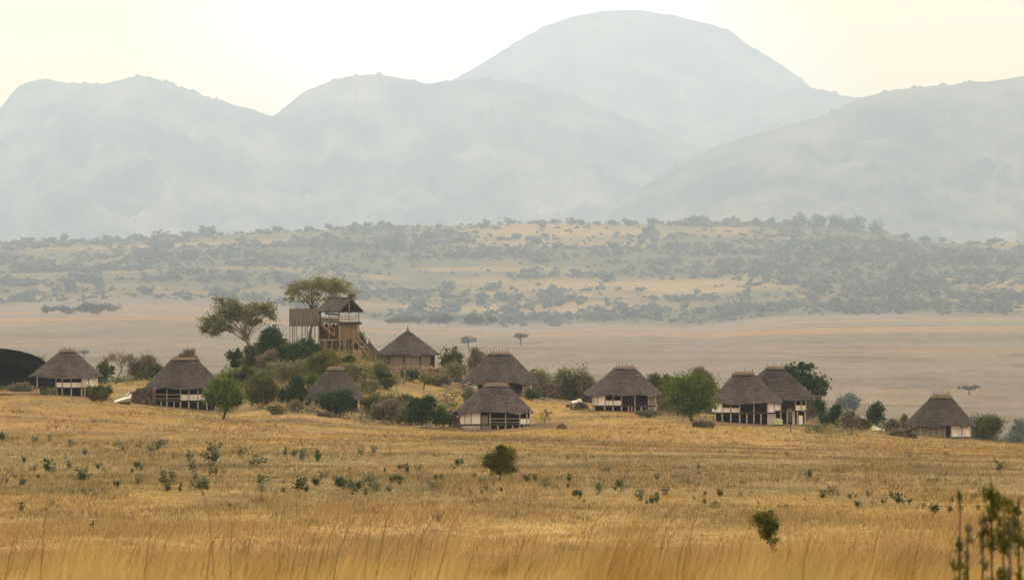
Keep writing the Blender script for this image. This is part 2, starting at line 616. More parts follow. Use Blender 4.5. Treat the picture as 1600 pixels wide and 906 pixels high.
# ------------------------------------------------------------------ mountains
def mountain(pts, Dbase, Dtop, Dback, seed, rough=1.0):
    pu = [p[0] for p in pts]
    pv = [p[1] for p in pts]
    Dbase, Dtop, Dback = Dbase * KF, Dtop * KF, Dback * KF
    us = np.arange(min(pu), max(pu) + .1, 3.0)
    vs = np.interp(us, pu, pv)
    k = np.exp(-0.5 * (np.arange(-4, 5) / 1.6) ** 2)
    k /= k.sum()
    vs = np.convolve(np.pad(vs, 4, mode='edge'), k, mode='valid')
    X = (us - CU) / F * Dtop
    # tree-clad crest: small bumps
    bump = (fbm(us / 5.0 + seed, us * 0 + seed, 3) - .5) * 4.2 * rough + np.clip(fbm(us / 9 + 3 * seed, us * 0 + 2, 2) - .62, 0, 1) * 22 * rough
    crest = (CV - vs + bump * .8) / F * Dtop
    S = np.concatenate([np.linspace(0, 1, 110), np.linspace(1, 2, 16)[1:]])
    V = np.empty((len(S), len(us), 3))
    for i, s in enumerate(S):
        if s <= 1:
            y = Dbase + (Dtop - Dbase) * s + (fbm(us / 170 + seed, us * 0 + 7, 3) - .5) * (Dtop - Dbase) * .45 * math.sin(math.pi * s)
            h = -25 + (crest + 25) * (s ** 1.12)
            e = math.sin(math.pi * min(s, 1)) ** .8
            rid = 1 - np.abs(fbm(us / 110 + seed * 3 + s * .9, us * 0 + s * 4.5 + seed, 4) - .5) * 2
            n = (rid - .78) * 0.5 + (fbm(us / 26 + seed + s * 3, us * 0 + s * 22, 4) - .5) * .26
            h = h + n * e * (crest + 25) * .42
        else:
            t = s - 1
            y = np.full(len(us), Dtop + (Dback - Dtop) * t)
            h = crest * (1 - t) - 30 * t
        V[i, :, 0] = X * (y / Dtop) ** .5
        V[i, :, 1] = y
        V[i, :, 2] = h
    nr, nc = len(S), len(us)
    i = np.arange(nr - 1)[:, None] * nc + np.arange(nc - 1)[None]
    Fc = np.stack([i, i + 1, i + nc + 1, i + nc], -1).reshape(-1, 4)
    me = np_mesh('mountain', V.reshape(-1, 3), Fc, M['mount'], smooth=True)
    return tag(link('mountain', me), kind='structure')


mountain([(-700, 260), (-300, 215), (-60, 190), (-10, 176), (2, 168), (10, 158), (18, 145), (30, 134), (50, 126), (75, 123), (92, 129), (130, 131),
          (165, 132), (182, 127), (205, 120), (230, 119), (262, 131), (310, 147), (350, 160), (400, 173), (432, 184), (520, 210), (640, 250), (800, 300)],
         7800, 10000, 11500, 3.1)
mountain([(60, 330), (200, 285), (330, 235), (400, 198), (425, 183), (452, 163), (477, 143), (505, 131), (540, 121), (580, 116), (618, 121), (640, 126),
          (668, 131), (700, 127), (760, 124), (830, 130), (900, 152), (1000, 195), (1100, 235), (1250, 280), (1400, 330)],
         8200, 10400, 12000, 9.7)
mountain([(380, 260), (560, 190), (680, 137), (715, 122), (760, 96), (800, 70), (850, 42), (900, 25), (950, 17), (1000, 16), (1050, 25), (1100, 36),
          (1145, 50), (1158, 62), (1164, 68), (1200, 88), (1240, 115), (1268, 137), (1320, 165), (1450, 230), (1600, 300)],
         10500, 13100, 14000, 21.3, .55)
mountain([(900, 300), (1000, 250), (1100, 196), (1190, 156), (1240, 140), (1268, 138), (1300, 144), (1312, 150), (1350, 153), (1420, 175), (1600, 235)],
         9000, 11600, 13000, 33.9)
mountain([(950, 330), (1050, 262), (1130, 225), (1200, 205), (1280, 183), (1330, 160), (1352, 151), (1400, 140), (1450, 138), (1500, 131), (1560, 126),
          (1600, 119), (1700, 105), (1900, 120), (2400, 200)],
         6300, 8300, 10000, 45.2)

# ------------------------------------------------------------------ haze
hz = MB().box(-7500, 7500, -150, 28300, -60, 1860).build('haze', bpy.data.materials.new('haze'))
hm = hz.data.materials[0]
hm.use_nodes = True
hn = hm.node_tree.nodes
hn.clear()
ho = hn.new('ShaderNodeOutputMaterial')
hv = hn.new('ShaderNodeVolumePrincipled')
hv.inputs['Color'].default_value = (.64, .79, 1.0, 1)
hv.inputs['Density'].default_value = 1.0 / 15500
hv.inputs['Density Attribute'].default_value = ''
hv.inputs['Anisotropy'].default_value = 0.5
hm.node_tree.links.new(hv.outputs[0], ho.inputs['Volume'])
tag(hz, kind='stuff')

# ------------------------------------------------------------------ foliage
def leaf_quads(P, rng, size, aspect=.5, dirs=None):
    """a diamond leaf at each point of P"""
    n = len(P)
    if dirs is None:
        d = rng.normal(size=(n, 3))
        d[:, 2] *= .7
    else:
        d = dirs
    d /= np.linalg.norm(d, axis=1)[:, None] + 1e-9
    a = rng.normal(size=(n, 3))
    a -= d * (a * d).sum(1)[:, None]
    a /= np.linalg.norm(a, axis=1)[:, None] + 1e-9
    L = (size * rng.uniform(.6, 1.4, n))[:, None]
    V = np.stack([P - d * L * .5, P + a * L * aspect * .5, P + d * L * .5, P - a * L * aspect * .5], 1).reshape(-1, 3)
    return V, np.arange(n * 4).reshape(n, 4)


def crown_points(blobs, n, rng, ncl, hollow=.35, spread=.24, flat=.75):
    w = np.array([(b[1][0] * b[1][1] * b[1][2]) ** (2 / 3) for b in blobs])
    w /= w.sum()
    bi = rng.choice(len(blobs), ncl, p=w)
    d = rng.normal(size=(ncl, 3))
    d /= np.linalg.norm(d, axis=1)[:, None]
    r = hollow + (1 - hollow) * rng.uniform(0, 1, ncl) ** .7
    C = np.array([b[0] for b in blobs], float)[bi]
    Rr = np.array([b[1] for b in blobs], float)[bi]
    cl = C + d * r[:, None] * Rr * .88
    k = rng.randint(0, ncl, n)
    sp = Rr.mean(1)[k][:, None] * spread * rng.uniform(.5, 1.2, ncl)[k][:, None]
    P = cl[k] + rng.normal(size=(n, 3)) * sp * np.array((1, 1, flat))
    return cl, P, C[k]


def limbs(mb, base, top, tips, rng, r0, bend=.25, gnarl=.06):
    base, top = Vector(base), Vector(top)
    L = (top - base).length
    pts = [base.lerp(top, t) + Vector(rng.normal(size=3)) * L * gnarl * math.sin(math.pi * t) for t in (0, .3, .6, 1)]
    mb.tube(pts, [r0 * 1.25, r0, r0 * .88, r0 * .75], 7)
    for tp in tips:
        tp = Vector(tp)
        s = pts[-1].lerp(pts[-2], rng.uniform(0, .8))
        mid = s.lerp(tp, .45) + Vector((rng.normal() * .1, rng.normal() * .1, rng.uniform(.0, bend))) * (tp - s).length
        rr = r0 * rng.uniform(.2, .42)
        mb.tube([s, s.lerp(mid, .5) + Vector(rng.normal(size=3)) * .02 * L, mid, tp], [rr, rr * .8, rr * .55, rr * .15], 5)


def plant(name, label, cat, u, D, blobs_px, kind, n, size, seed, trunk=None, ncl=40, group=None, stems=4, aspect=.5,
          hollow=.35, spread=.24, bark='bark', zbase=None, flat=.75, tips=9, trunk_w=None):
    """blobs_px: (du, v_centre, ru, rv) in photo pixels at distance D; trunk: (du_base, du_top, v_top)"""
    rng = np.random.RandomState(seed)
    o = at(u, D, zbase)
    s = D / F
    zr = lambda v: (CV - v) * s - o.z
    root = empty(name, o, label, cat, group)
    blobs = []
    for b in blobs_px:
        rd = b[4] * s if len(b) > 4 else min(b[2], b[3] * 1.6) * s
        blobs.append(((b[0] * s, rng.uniform(-.15, .15) * rd, zr(b[1])), (b[2] * s, rd, b[3] * s)))
    cl, P, C = crown_points(blobs, n, rng, ncl, hollow, spread, flat)
    P[:, 2] = np.maximum(P[:, 2], gz(P[:, 0] + o.x, P[:, 1] + o.y) - o.z + .02)
    if kind == 'dry':
        d = (P - np.array((0, 0, -.3)) - C * np.array((1, 1, .3)))
        d += rng.normal(size=d.shape) * np.linalg.norm(d, axis=1)[:, None] * .5
        V, Fc = leaf_quads(P, rng, size * 2.2, .10, d)
    else:
        V, Fc = leaf_quads(P, rng, size, aspect)
    link('crown', np_mesh('crown', V, Fc, M['l_' + kind]), root)
    mb = MB()
    far = cl[rng.choice(len(cl), min(tips, len(cl)), replace=False)]
    if trunk:
        r0 = (trunk_w or max(1.6, .045 * (blobs_px[0][2] * 2))) * s * .5
        limbs(mb, (trunk[0] * s, 0, -.2), (trunk[1] * s, 0, zr(trunk[2])), far, rng, r0)
        mb.build('trunk', M[bark], root, True)
    else:
        for k in range(stems):
            p = far[k % len(far)] * .85
            q = (rng.normal() * .12, rng.normal() * .12, -.1)
            mid = np.array(p) * .5 + rng.normal(size=3) * .05
            mb.tube([q, mid, p], [.035, .022, .008], 4)
        mb.build('stem', M[bark], root)
    return root


def bush(label, u, vb, vt, w, kind, seed, dens=1.0, D=None, name='bush', nb=8, size=None, cat='bush', hi=616, **kw):
    """a bush from base row vb to top row vt, w pixels wide"""
    rng = np.random.RandomState(seed + 500)
    if D is None:
        D = find_D(u, vb, hi=hi)
    vg = float(row_of(u, D))
    w *= 1.14
    vt -= (vg - vt) * .05
    h = max(vg - vt, 6)
    blobs = [(rng.uniform(-.08, .08) * w, vg - h * .42, w * .33, h * .40)]
    for k in range(nb):
        du = rng.uniform(-.36, .36) * w
        rr = rng.uniform(.11, .25)
        top = 1 - .5 * (abs(du) / (w * .5)) ** 1.6
        cv = vg - h * top * rng.uniform(.3, .98 - rr)
        blobs.append((du, cv, w * rr, h * rr * 1.15))
    area = w * h
    size = size or (3.4 if kind != 'dry' else 4.6) * D / F
    n = int(area * 2.1 * dens * (1.0 if kind != 'dry' else 1.0)) + 160
    return plant(name, label, cat, u, D, blobs, kind, n, size, seed, ncl=int(26 + area / 26), hollow=.12, spread=.34, **kw)


# ------------------------------------------------------------------ thatched huts
def thatch_roof(a, b, ca, cb, z0, z1, rng, n=84, courses=11, square=3.8):
    """loft of overlapping straw courses from eave (half sizes a, b at z0) to cap (ca, cb at z1)"""
    mb = MB()
    th = np.linspace(0, 2 * math.pi, n, endpoint=False)
    def ring(t, out, dz, jit):
        p = square + (2.0 - square) * t
        A, B = a + (ca - a) * t, b + (cb - b) * t
        bulge = math.sin(math.pi * t) * .0 * a - .30 * max(0, (t - .86) / .14) ** 2
        c, s = np.cos(th), np.sin(th)
        x = np.sign(c) * np.abs(c) ** (2 / p) * (A + out + bulge)
        y = np.sign(s) * np.abs(s) ** (2 / p) * (B + out + bulge)
        j = rng.normal(size=n) * jit
        z = z0 + (z1 - z0) * t + dz + j
        return np.stack([x * (1 + rng.normal(size=n) * jit * .06), y, z], 1)
    sag = sum(rng.normal() * .075 * np.sin(q * th + rng.uniform(0, 6.28)) for q in (3, 5, 7, 11))
    def ring_(t, out, dz, jit):
        V = ring(t, out, dz, jit)
        V[:, 2] += sag * max(0, 1 - t * 2.2)
        return V
    rings = [ring_(0, -.75, .28, .0), ring_(0, -.02, -.10, .05)]
    for k in range(courses):
        t0, t1 = k / courses, (k + 1) / courses
        rings.append(ring_(t0, .06, .0 if k else -.06, .035 if k else .06))
        rings.append(ring_(t1, .0, .0, .014))
    V = np.concatenate(rings)
    fs = []
    for i in range(len(rings) - 1):
        for j in range(n):
            q = (j + 1) % n
            fs.append((i * n + j, i * n + q, (i + 1) * n + q, (i + 1) * n + j))
    fs.append(tuple((len(rings) - 1) * n + j for j in range(n)))
    mb.add(V, fs)
    return mb


def roof_cap(ca, cb, z1, h, rng, n=28):
    mb = MB()
    th = np.linspace(0, 2 * math.pi, n, endpoint=False)
    R_ = []
    for t, o in ((-.45, .16), (.0, .10), (.55, .02), (.9, -.06), (1.0, -.2)):
        k = max(.12, 1 - max(t, 0) * .25)
        R_.append(np.stack([np.cos(th) * (ca * k + o), np.sin(th) * (cb * k + o), z1 + h * t + rng.normal(size=n) * .035], 1))
    V = np.concatenate(R_)
    fs = []
    for i in range(len(R_) - 1):
        for j in range(n):
            q = (j + 1) % n
            fs.append((i * n + j, i * n + q, (i + 1) * n + q, (i + 1) * n + j))
    fs.append(tuple((len(R_) - 1) * n + j for j in range(n)))
    mb.add(V, fs)
    return mb


HUTGROUP = 'thatched huts along the grassy ridge'


def hut(label, D, u0, u1, c0, c1, vcap, veave, vdeck, vg, bays, posts=(), stilts=(), spikes=6, ratio=.78, seed=1, lowpanels=(), caph=2.6,
        wall_in=9, rails=(), side='white', setback=(), spike_h=5):
    """everything is given in photo pixels at the hut's own distance D"""
    rng = np.random.RandomState(seed)
    s = D / F
    uc = (u0 + u1) / 2
    o = at(uc, D)
    root = empty('thatched_hut', o, label, 'hut', HUTGROUP)
    X = lambda u: (u - uc) * s
    Z = lambda v: (CV - v) * s - o.z
    a = (u1 - u0) / 2 * s
    b = a * ratio
    ca = (c1 - c0) / 2 * s
    cx = X((c0 + c1) / 2)
    ze, zc, zd, zg = Z(veave), Z(vcap), Z(vdeck), Z(vg)
    roof = thatch_roof(a, b, ca, .35, ze, zc, rng)
    # lean the roof towards its cap when the cap is off centre
    if abs(cx) > .05:
        roof.v = [(x + cx * min(max((z - ze) / (zc - ze), 0), 1), y, z) for x, y, z in roof.v]
    ro = roof.build('roof', M['thatch'], root)
    cap = roof_cap(ca + .08, .45, zc, caph * s, rng)
    cap.v = [(x + cx, y, z) for x, y, z in cap.v]
    cap.build('roof_cap', M['cap'], ro)
    for k in range(spikes):
        x = cx + ca * (-.8 + 1.6 * k / max(spikes - 1, 1)) + rng.normal() * .04
        t = rng.normal() * .05
        MB().tube([(x, 0, zc + caph * s * .6), (x + t, rng.normal() * .05, zc + (caph + spike_h * rng.uniform(.75, 1.15)) * s)], [.06, .035], 5).build('roof_spike', M['cap'], ro)
    yw = -(b - .9)                      # front wall plane
    yb = b - .9
    zt = ze + .2
    xs = [v for bay in bays for v in bay[:2]]
    x0, x1 = X(min(xs)), X(max(xs))
    # floor, back and side walls
    MB().box(x0 - .08, x1 + .08, yw - .12, yb + .1, zd - .17, zd).build('deck', M['deck'], root)
    wm = M['white'] if side == 'white' else M['tan']
    MB().box(x0, x1, yb - .1, yb, zd + .003, zt).build('back_wall', wm, root)
    MB().box(x0 - .06, x0 + .02, yw + .1, yb - .103, zd + .003, zt).build('side_wall', wm, root)
    MB().box(x1 - .02, x1 + .06, yw + .1, yb - .103, zd + .003, zt).build('side_wall', wm, root)
    MB().box(x0 + .03, x1 - .03, yw + 1.6, yw + 1.68, zd + .003, zt).build('inner_shade_wall', M['screen'], root)  # near-black sheet painted as the shade of the open interior
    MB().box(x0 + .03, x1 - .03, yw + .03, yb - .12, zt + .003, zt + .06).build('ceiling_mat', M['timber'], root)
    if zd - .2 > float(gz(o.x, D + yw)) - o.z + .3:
        MB().box(x0 + .2, x1 - .2, yw + 1.2, yw + 1.3, zg - 1.0, zd - .175).build('underdeck_shade', M['screen'], root)  # near-black sheet added under the deck as painted shade
    for (p, q, kind) in bays:
        xa, xb = X(p) + .012, X(q) - .012
        if kind == 'white':
            MB().box(xa, xb, yw - .03, yw + .05, zd + .003, zt - .02).build('wall_panel', M['white'], root)
        elif kind == 'tan':
            MB().box(xa, xb, yw + .02, yw + .10, zd + .003, zt - .02).build('wall_panel', M['tan'], root)
        elif kind == 'tanlow':
            zm = zd + (zt - zd) * .62
            MB().box(xa, xb, yw + .02, yw + .10, zd + .003, zm).build('wall_panel', M['tan'], root)
            MB().box(xa, xb, yw + .2, yw + .26, zm - .1, zt - .02).build('net_shade_sheet', M['screen'], root)
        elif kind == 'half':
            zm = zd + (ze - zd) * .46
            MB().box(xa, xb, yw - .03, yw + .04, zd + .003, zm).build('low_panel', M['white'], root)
            MB().box(xa, xb, yw + .5, yw + .56, zd + .003, zt - .02).build('net_shade_sheet', M['screen'], root)  # dark sheet behind the open upper half, painted indoor shade
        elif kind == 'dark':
            MB().box(xa, xb, yw + .02, yw + .07, zd + .003, zt - .02).build('net_shade_sheet', M['screen'], root)  # dark netting; in open bays the sheet stands in for indoor shade
        elif kind == 'door':
            MB().box(xa, xb, yw - .01, yw + .06, zd + .003, zt - .02).build('door', M['timber'], root)
        elif kind == 'rail':
            zm = zd + (ze - zd) * .48
            MB().box(xa, xb, yw - .06, yw - .01, zm - .08, zm).build('rail', M['pole'], root)
            MB().box(xa, xb, yw - .05, yw - .02, zd + .18, zd + .24).build('rail', M['pole'], root)
    for u in posts:
        MB().tube([(X(u), yw - .075, zd + .002), (X(u), yw - .07, zt)], .075, 6).build('post', M['pole'], root)
    for u in stilts:
        x = X(u)
        g = float(gz(o.x + x, D + yw - .09)) - o.z - .15
        MB().tube([(x, yw - .085, min(g, zd - .4)), (x, yw - .085, zd - .18)], .085, 6).build('stilt', M['pole'], root)
        g2 = float(gz(o.x + x, D + yb - .2)) - o.z - .15
        if g2 < zd - .4:
            MB().tube([(x, yb - .2, g2), (x, yb - .2, zd - .18)], .085, 6).build('stilt', M['pole'], root)
    for (p, q, va, vb, m) in lowpanels:
        MB().box(X(p), X(q), yw - .02, yw + .06, Z(vb), min(Z(va), zd - .18)).build('plinth_panel', M[m], root)
    return root


H1 = hut('leftmost grey thatched stilt hut beside the black shelter, white panels at its right', find_D(104, 617), 47, 160, 93, 118, 549, 588, 604, 617,
         [(62, 91, 'dark'), (91, 101, 'half'), (101, 115, 'half'), (115, 131, 'half'), (131, 141.5, 'white'), (142.5, 149, 'white')],
         posts=[62, 91, 101, 115, 131, 142], stilts=[64, 92, 101, 115, 131, 136, 148], spikes=6, seed=11)
H2 = hut('grey thatched stilt hut behind the bright green tree, railed porch and white band', find_D(280, 635), 226, 350, 268, 308, 561, 605, 624, 635,
         [(236, 245, 'tan'), (245, 264, 'rail'), (264, 285, 'rail'), (285, 298, 'half'), (298, 312, 'half'), (312, 326, 'half'), (326, 340, 'white')],
         posts=[245, 264, 285, 298, 312, 326, 340], stilts=[245, 255, 264, 275, 285, 298, 312, 326, 339], spikes=0, seed=12)
H3 = hut('grey thatched hut with pale ridge cap partly behind a round dark green bush', find_D(520, 637), 470, 570, 513, 536, 576, 623, 637, 640,
         [(477, 488, 'dark'), (488, 493, 'white'), (493, 500, 'dark'), (500, 530, 'dark'), (530, 560, 'dark')],
         posts=[477, 488, 500, 530], stilts=[478, 500], spikes=0, caph=4, seed=13)
H5 = hut('upper hut with row of ridge sticks, half hidden behind the front centre hut', find_D(780, 611), 721, 843, 763, 799, 553, 598, 612, 614,
         [(731, 737, 'white'), (738.5, 747, 'white'), (747, 758, 'dark'), (758, 793, 'dark'), (793, 817, 'dark'), (817, 830, 'tan')],
         posts=[731, 737.7, 747, 793, 817, 829], stilts=[732, 747, 793, 817, 829], spikes=7, seed=15)
H6 = hut('front centre hut with open dark veranda and white panels, lowest on the slope', 470, 709, 833, 757, 794, 602, 643, 661, 670,
         [(721, 726, 'white'), (726.6, 736, 'white'), (737.5, 751, 'white'), (752, 763, 'tanlow'), (765, 778, 'rail'), (778, 790, 'rail'), (790, 801, 'rail'), (801, 812, 'rail'),
          (812, 822.5, 'half'), (823, 828, 'half')],
         posts=[726.3, 736.8, 766, 790, 812, 823, 828], stilts=[766, 778, 790, 801, 812, 819, 824, 828], spikes=0, caph=4, seed=16,
         lowpanels=[(722, 751, 662, 671, 'lime'), (753, 764, 662, 671, 'tan')])
H7 = hut('grey thatched stilt hut left of the round green tree, dark screened middle bays', find_D(972, 641), 912, 1034, 960, 993, 575, 616, 632, 641,
         [(927, 932.5, 'white'), (933.5, 945, 'white'), (945, 957, 'half'), (957, 970, 'half'), (970, 991, 'dark'), (991, 1012, 'dark'), (1012, 1023, 'tan')],
         posts=[927, 933, 945, 957, 970, 991, 1012, 1023], stilts=[928, 944, 957, 970, 981, 986, 991, 1001, 1012, 1022], spikes=7, seed=17,
         lowpanels=[(1013, 1023, 633, 643, 'tan')])
H9 = hut('hut half behind its left neighbour, high dark screen and small white balcony band', 534, 1140, 1274, 1197, 1224, 575, 623, 640, 662,
         [(1160, 1218, 'white'), (1218, 1241, 'dark'), (1241, 1250, 'half'), (1250, 1257, 'half')],
         posts=[1218, 1241, 1250, 1257], stilts=[1218, 1228, 1244, 1256], spikes=3, seed=19, ratio=.6,
         lowpanels=[(1246, 1252, 648, 662, 'white'), (1236, 1240, 641, 662, 'lime')])
H8 = hut('wide front hut of the overlapping pair, row of short stilts below dark screens', 505, 1110, 1221, 1146, 1179, 584, 628, 643, 659,
         [(1115, 1127, 'white'), (1127, 1140, 'half'), (1140, 1154, 'half'), (1154, 1176, 'dark'), (1176, 1196.5, 'dark'), (1196.5, 1208, 'white')],
         posts=[1115, 1127, 1140, 1154, 1176, 1197, 1208], stilts=[1116, 1127, 1140, 1154, 1165, 1176, 1187], spikes=3, seed=18,
         lowpanels=[(1197, 1210, 644, 662, 'lime')])
H10 = hut('rightmost hut standing alone with white panels near the ground and a dark doorway', find_D(1468, 684), 1413, 1523, 1455, 1487, 620, 664, 681, 686,
          [(1425, 1434, 'tan'), (1434, 1444, 'tan'), (1444, 1455, 'tan'), (1455, 1464, 'tan'), (1464, 1472.5, 'tan'), (1473, 1482, 'dark'), (1483, 1499, 'white'), (1500, 1513, 'white')],
          posts=[1425, 1434.5, 1455, 1464, 1473, 1482.5, 1499.5, 1513], stilts=[1428, 1440, 1455, 1470, 1483, 1492, 1500, 1513], spikes=7, seed=20, caph=4.5)


def round_hut(label, u0, u1, vapex, veave, vg, D, seed, wall=True, small=False):
    rng = np.random.RandomState(seed)
    s = D / F
    uc = (u0 + u1) / 2
    o = at(uc, D)
    root = empty('round_hut', o, label, 'hut')
    Z = lambda v: (CV - v) * s - o.z
    a = (u1 - u0) / 2 * s
    roof = thatch_roof(a, a, .14, .14, Z(veave), Z(vapex) - .3, rng, square=2.0, courses=7 if small else 12)
    ro = roof.build('roof', M['thatch'], root)
    MB().tube([(0, 0, Z(vapex) - .42), (0, 0, Z(vapex) - .1), (0, 0, Z(vapex) + .35)], [.26, .16, .03], 7).build('roof_tip', M['cap'], ro)
    rw = a * .84
    n = 24
    zt = Z(veave) + .25
    zb = float(min(gz(o.x, D - rw), o.z)) - o.z - .3
    # wall segments: dark door on the right flank, dim recess at the left, plaster in front
    segs = [(0, 18, 'tan'), (18, 19, None), (19, 24, 'tan')]
    def arc(i0, i1, r, t, z0, z1, name, m):
        vs, fs = [], []
        for i in range(i0, i1 + 1):
            an = -math.pi / 2 + 2 * math.pi * (i - 14) / n
            for rr in (r, r - t):
                for z in (z0, z1):
                    vs.append((math.cos(an) * rr, math.sin(an) * rr, z))
        k = i1 - i0
        for i in range(k):
            b0, b1 = i * 4, i * 4 + 4
            fs += [(b0, b1, b1 + 1, b0 + 1), (b0 + 2, b0 + 3, b1 + 3, b1 + 2), (b0 + 1, b1 + 1, b1 + 3, b0 + 3), (b0, b0 + 2, b1 + 2, b1)]
        fs += [(0, 1, 3, 2), (k * 4, k * 4 + 2, k * 4 + 3, k * 4 + 1)]
        MB().add(vs, fs).build(name, M[m], root)
    arc(0, 18, rw, .25, zb, zt - .25, 'wall', 'tan')
    arc(18, 20, rw - .1, .1, zb, zt, 'door', 'timber')
    arc(20, 24, rw, .25, zb, zt - .25, 'wall', 'tan')
    arc(0, 24, rw - .3, .05, zb, zt + .02, 'inner_shade_wall', 'screen')
    for k in range(10):
        an = 2 * math.pi * k / 10 + .2
        MB().tube([(math.cos(an) * (rw + .05), math.sin(an) * (rw + .05), zb), (math.cos(an) * (rw + .05), math.sin(an) * (rw + .05), zt)], .08, 5).build('post', M['timber'], root)
    return root


round_hut('large round hut with pointed cone thatch and mud wall on the hill crest', 587, 687, 513, 553, 574, 606, 31)
round_hut('small round thatched roof peeking out between tower stairs and the pointed hut', 560, 594, 532, 553, 566, 625, 32, small=True)


# black shelter at the left edge
def shelter():
    D = find_D(20, 606)
    s = D / F
    o = at(-10, D)
    root = empty('black_shelter', o, 'black rounded shelter roof at the left edge beside the leftmost hut', 'shelter')
    rng = np.random.RandomState(4)
    Z = lambda v: (CV - v) * s - o.z
    prof_u = [-92, -70, -40, -10, 10, 30, 50, 65, 76]
    prof_v = [586, 566, 550, 544, 544.5, 548, 554, 561, 569]
    mb = MB()
    n = 15
    rows = []
    for k in range(n):
        t = -1 + 2 * k / (n - 1)
        y = t * 4.5
        f = math.sqrt(max(1 - (t * .92) ** 2, 0))
        for u, v in zip(prof_u, prof_v):
            rows.append(((u + 10) * s * (.55 + .45 * f), y, Z(590) + (Z(v) - Z(590)) * (.2 + .8 * f) + rng.normal() * .03))
    m = len(prof_u)
    fs = [(k * m + j, k * m + j + 1, (k + 1) * m + j + 1, (k + 1) * m + j) for k in range(n - 1) for j in range(m - 1)]
    mb.add(rows, fs)
    ro = mb.build('roof', M['tarp'], root, True)
    mo = ro.modifiers.new('thick', 'SOLIDIFY')
    mo.thickness = .18
    for u in (-80, -55, -25, 0, 25, 48, 66):
        vtop = float(np.interp(u, prof_u, prof_v))
        for y in (-2.6, 2.6):
            MB().tube([((u + 10) * s * .8, y, -.6), ((u + 10) * s * .8, y, Z(vtop) * .72)], .09, 6).build('post', M['timber'], root)
    MB().box(-80 * s, 70 * s, 1.2, 1.3, -.8, Z(572)).build('back_wall', M['tarp'], root)
    mb = MB()
    vs = []
    for u, v in zip(prof_u, prof_v):
        x = (u + 10) * s * .94
        vs += [(x, -2.7, -.9), (x, -2.7, Z(v) - .25 - .2 * (1 - abs(u) / 100)), (x, -2.62, -.9), (x, -2.62, Z(v) - .25 - .2 * (1 - abs(u) / 100))]
    fs = []
    for k in range(len(prof_u) - 1):
        a, b = k * 4, k * 4 + 4
        fs += [(a, b, b + 1, a + 1), (a + 2, a + 3, b + 3, b + 2), (a + 1, b + 1, b + 3, a + 3)]
    mb.add(vs, fs).build('net_wall', M['tarp'], root)


shelter()


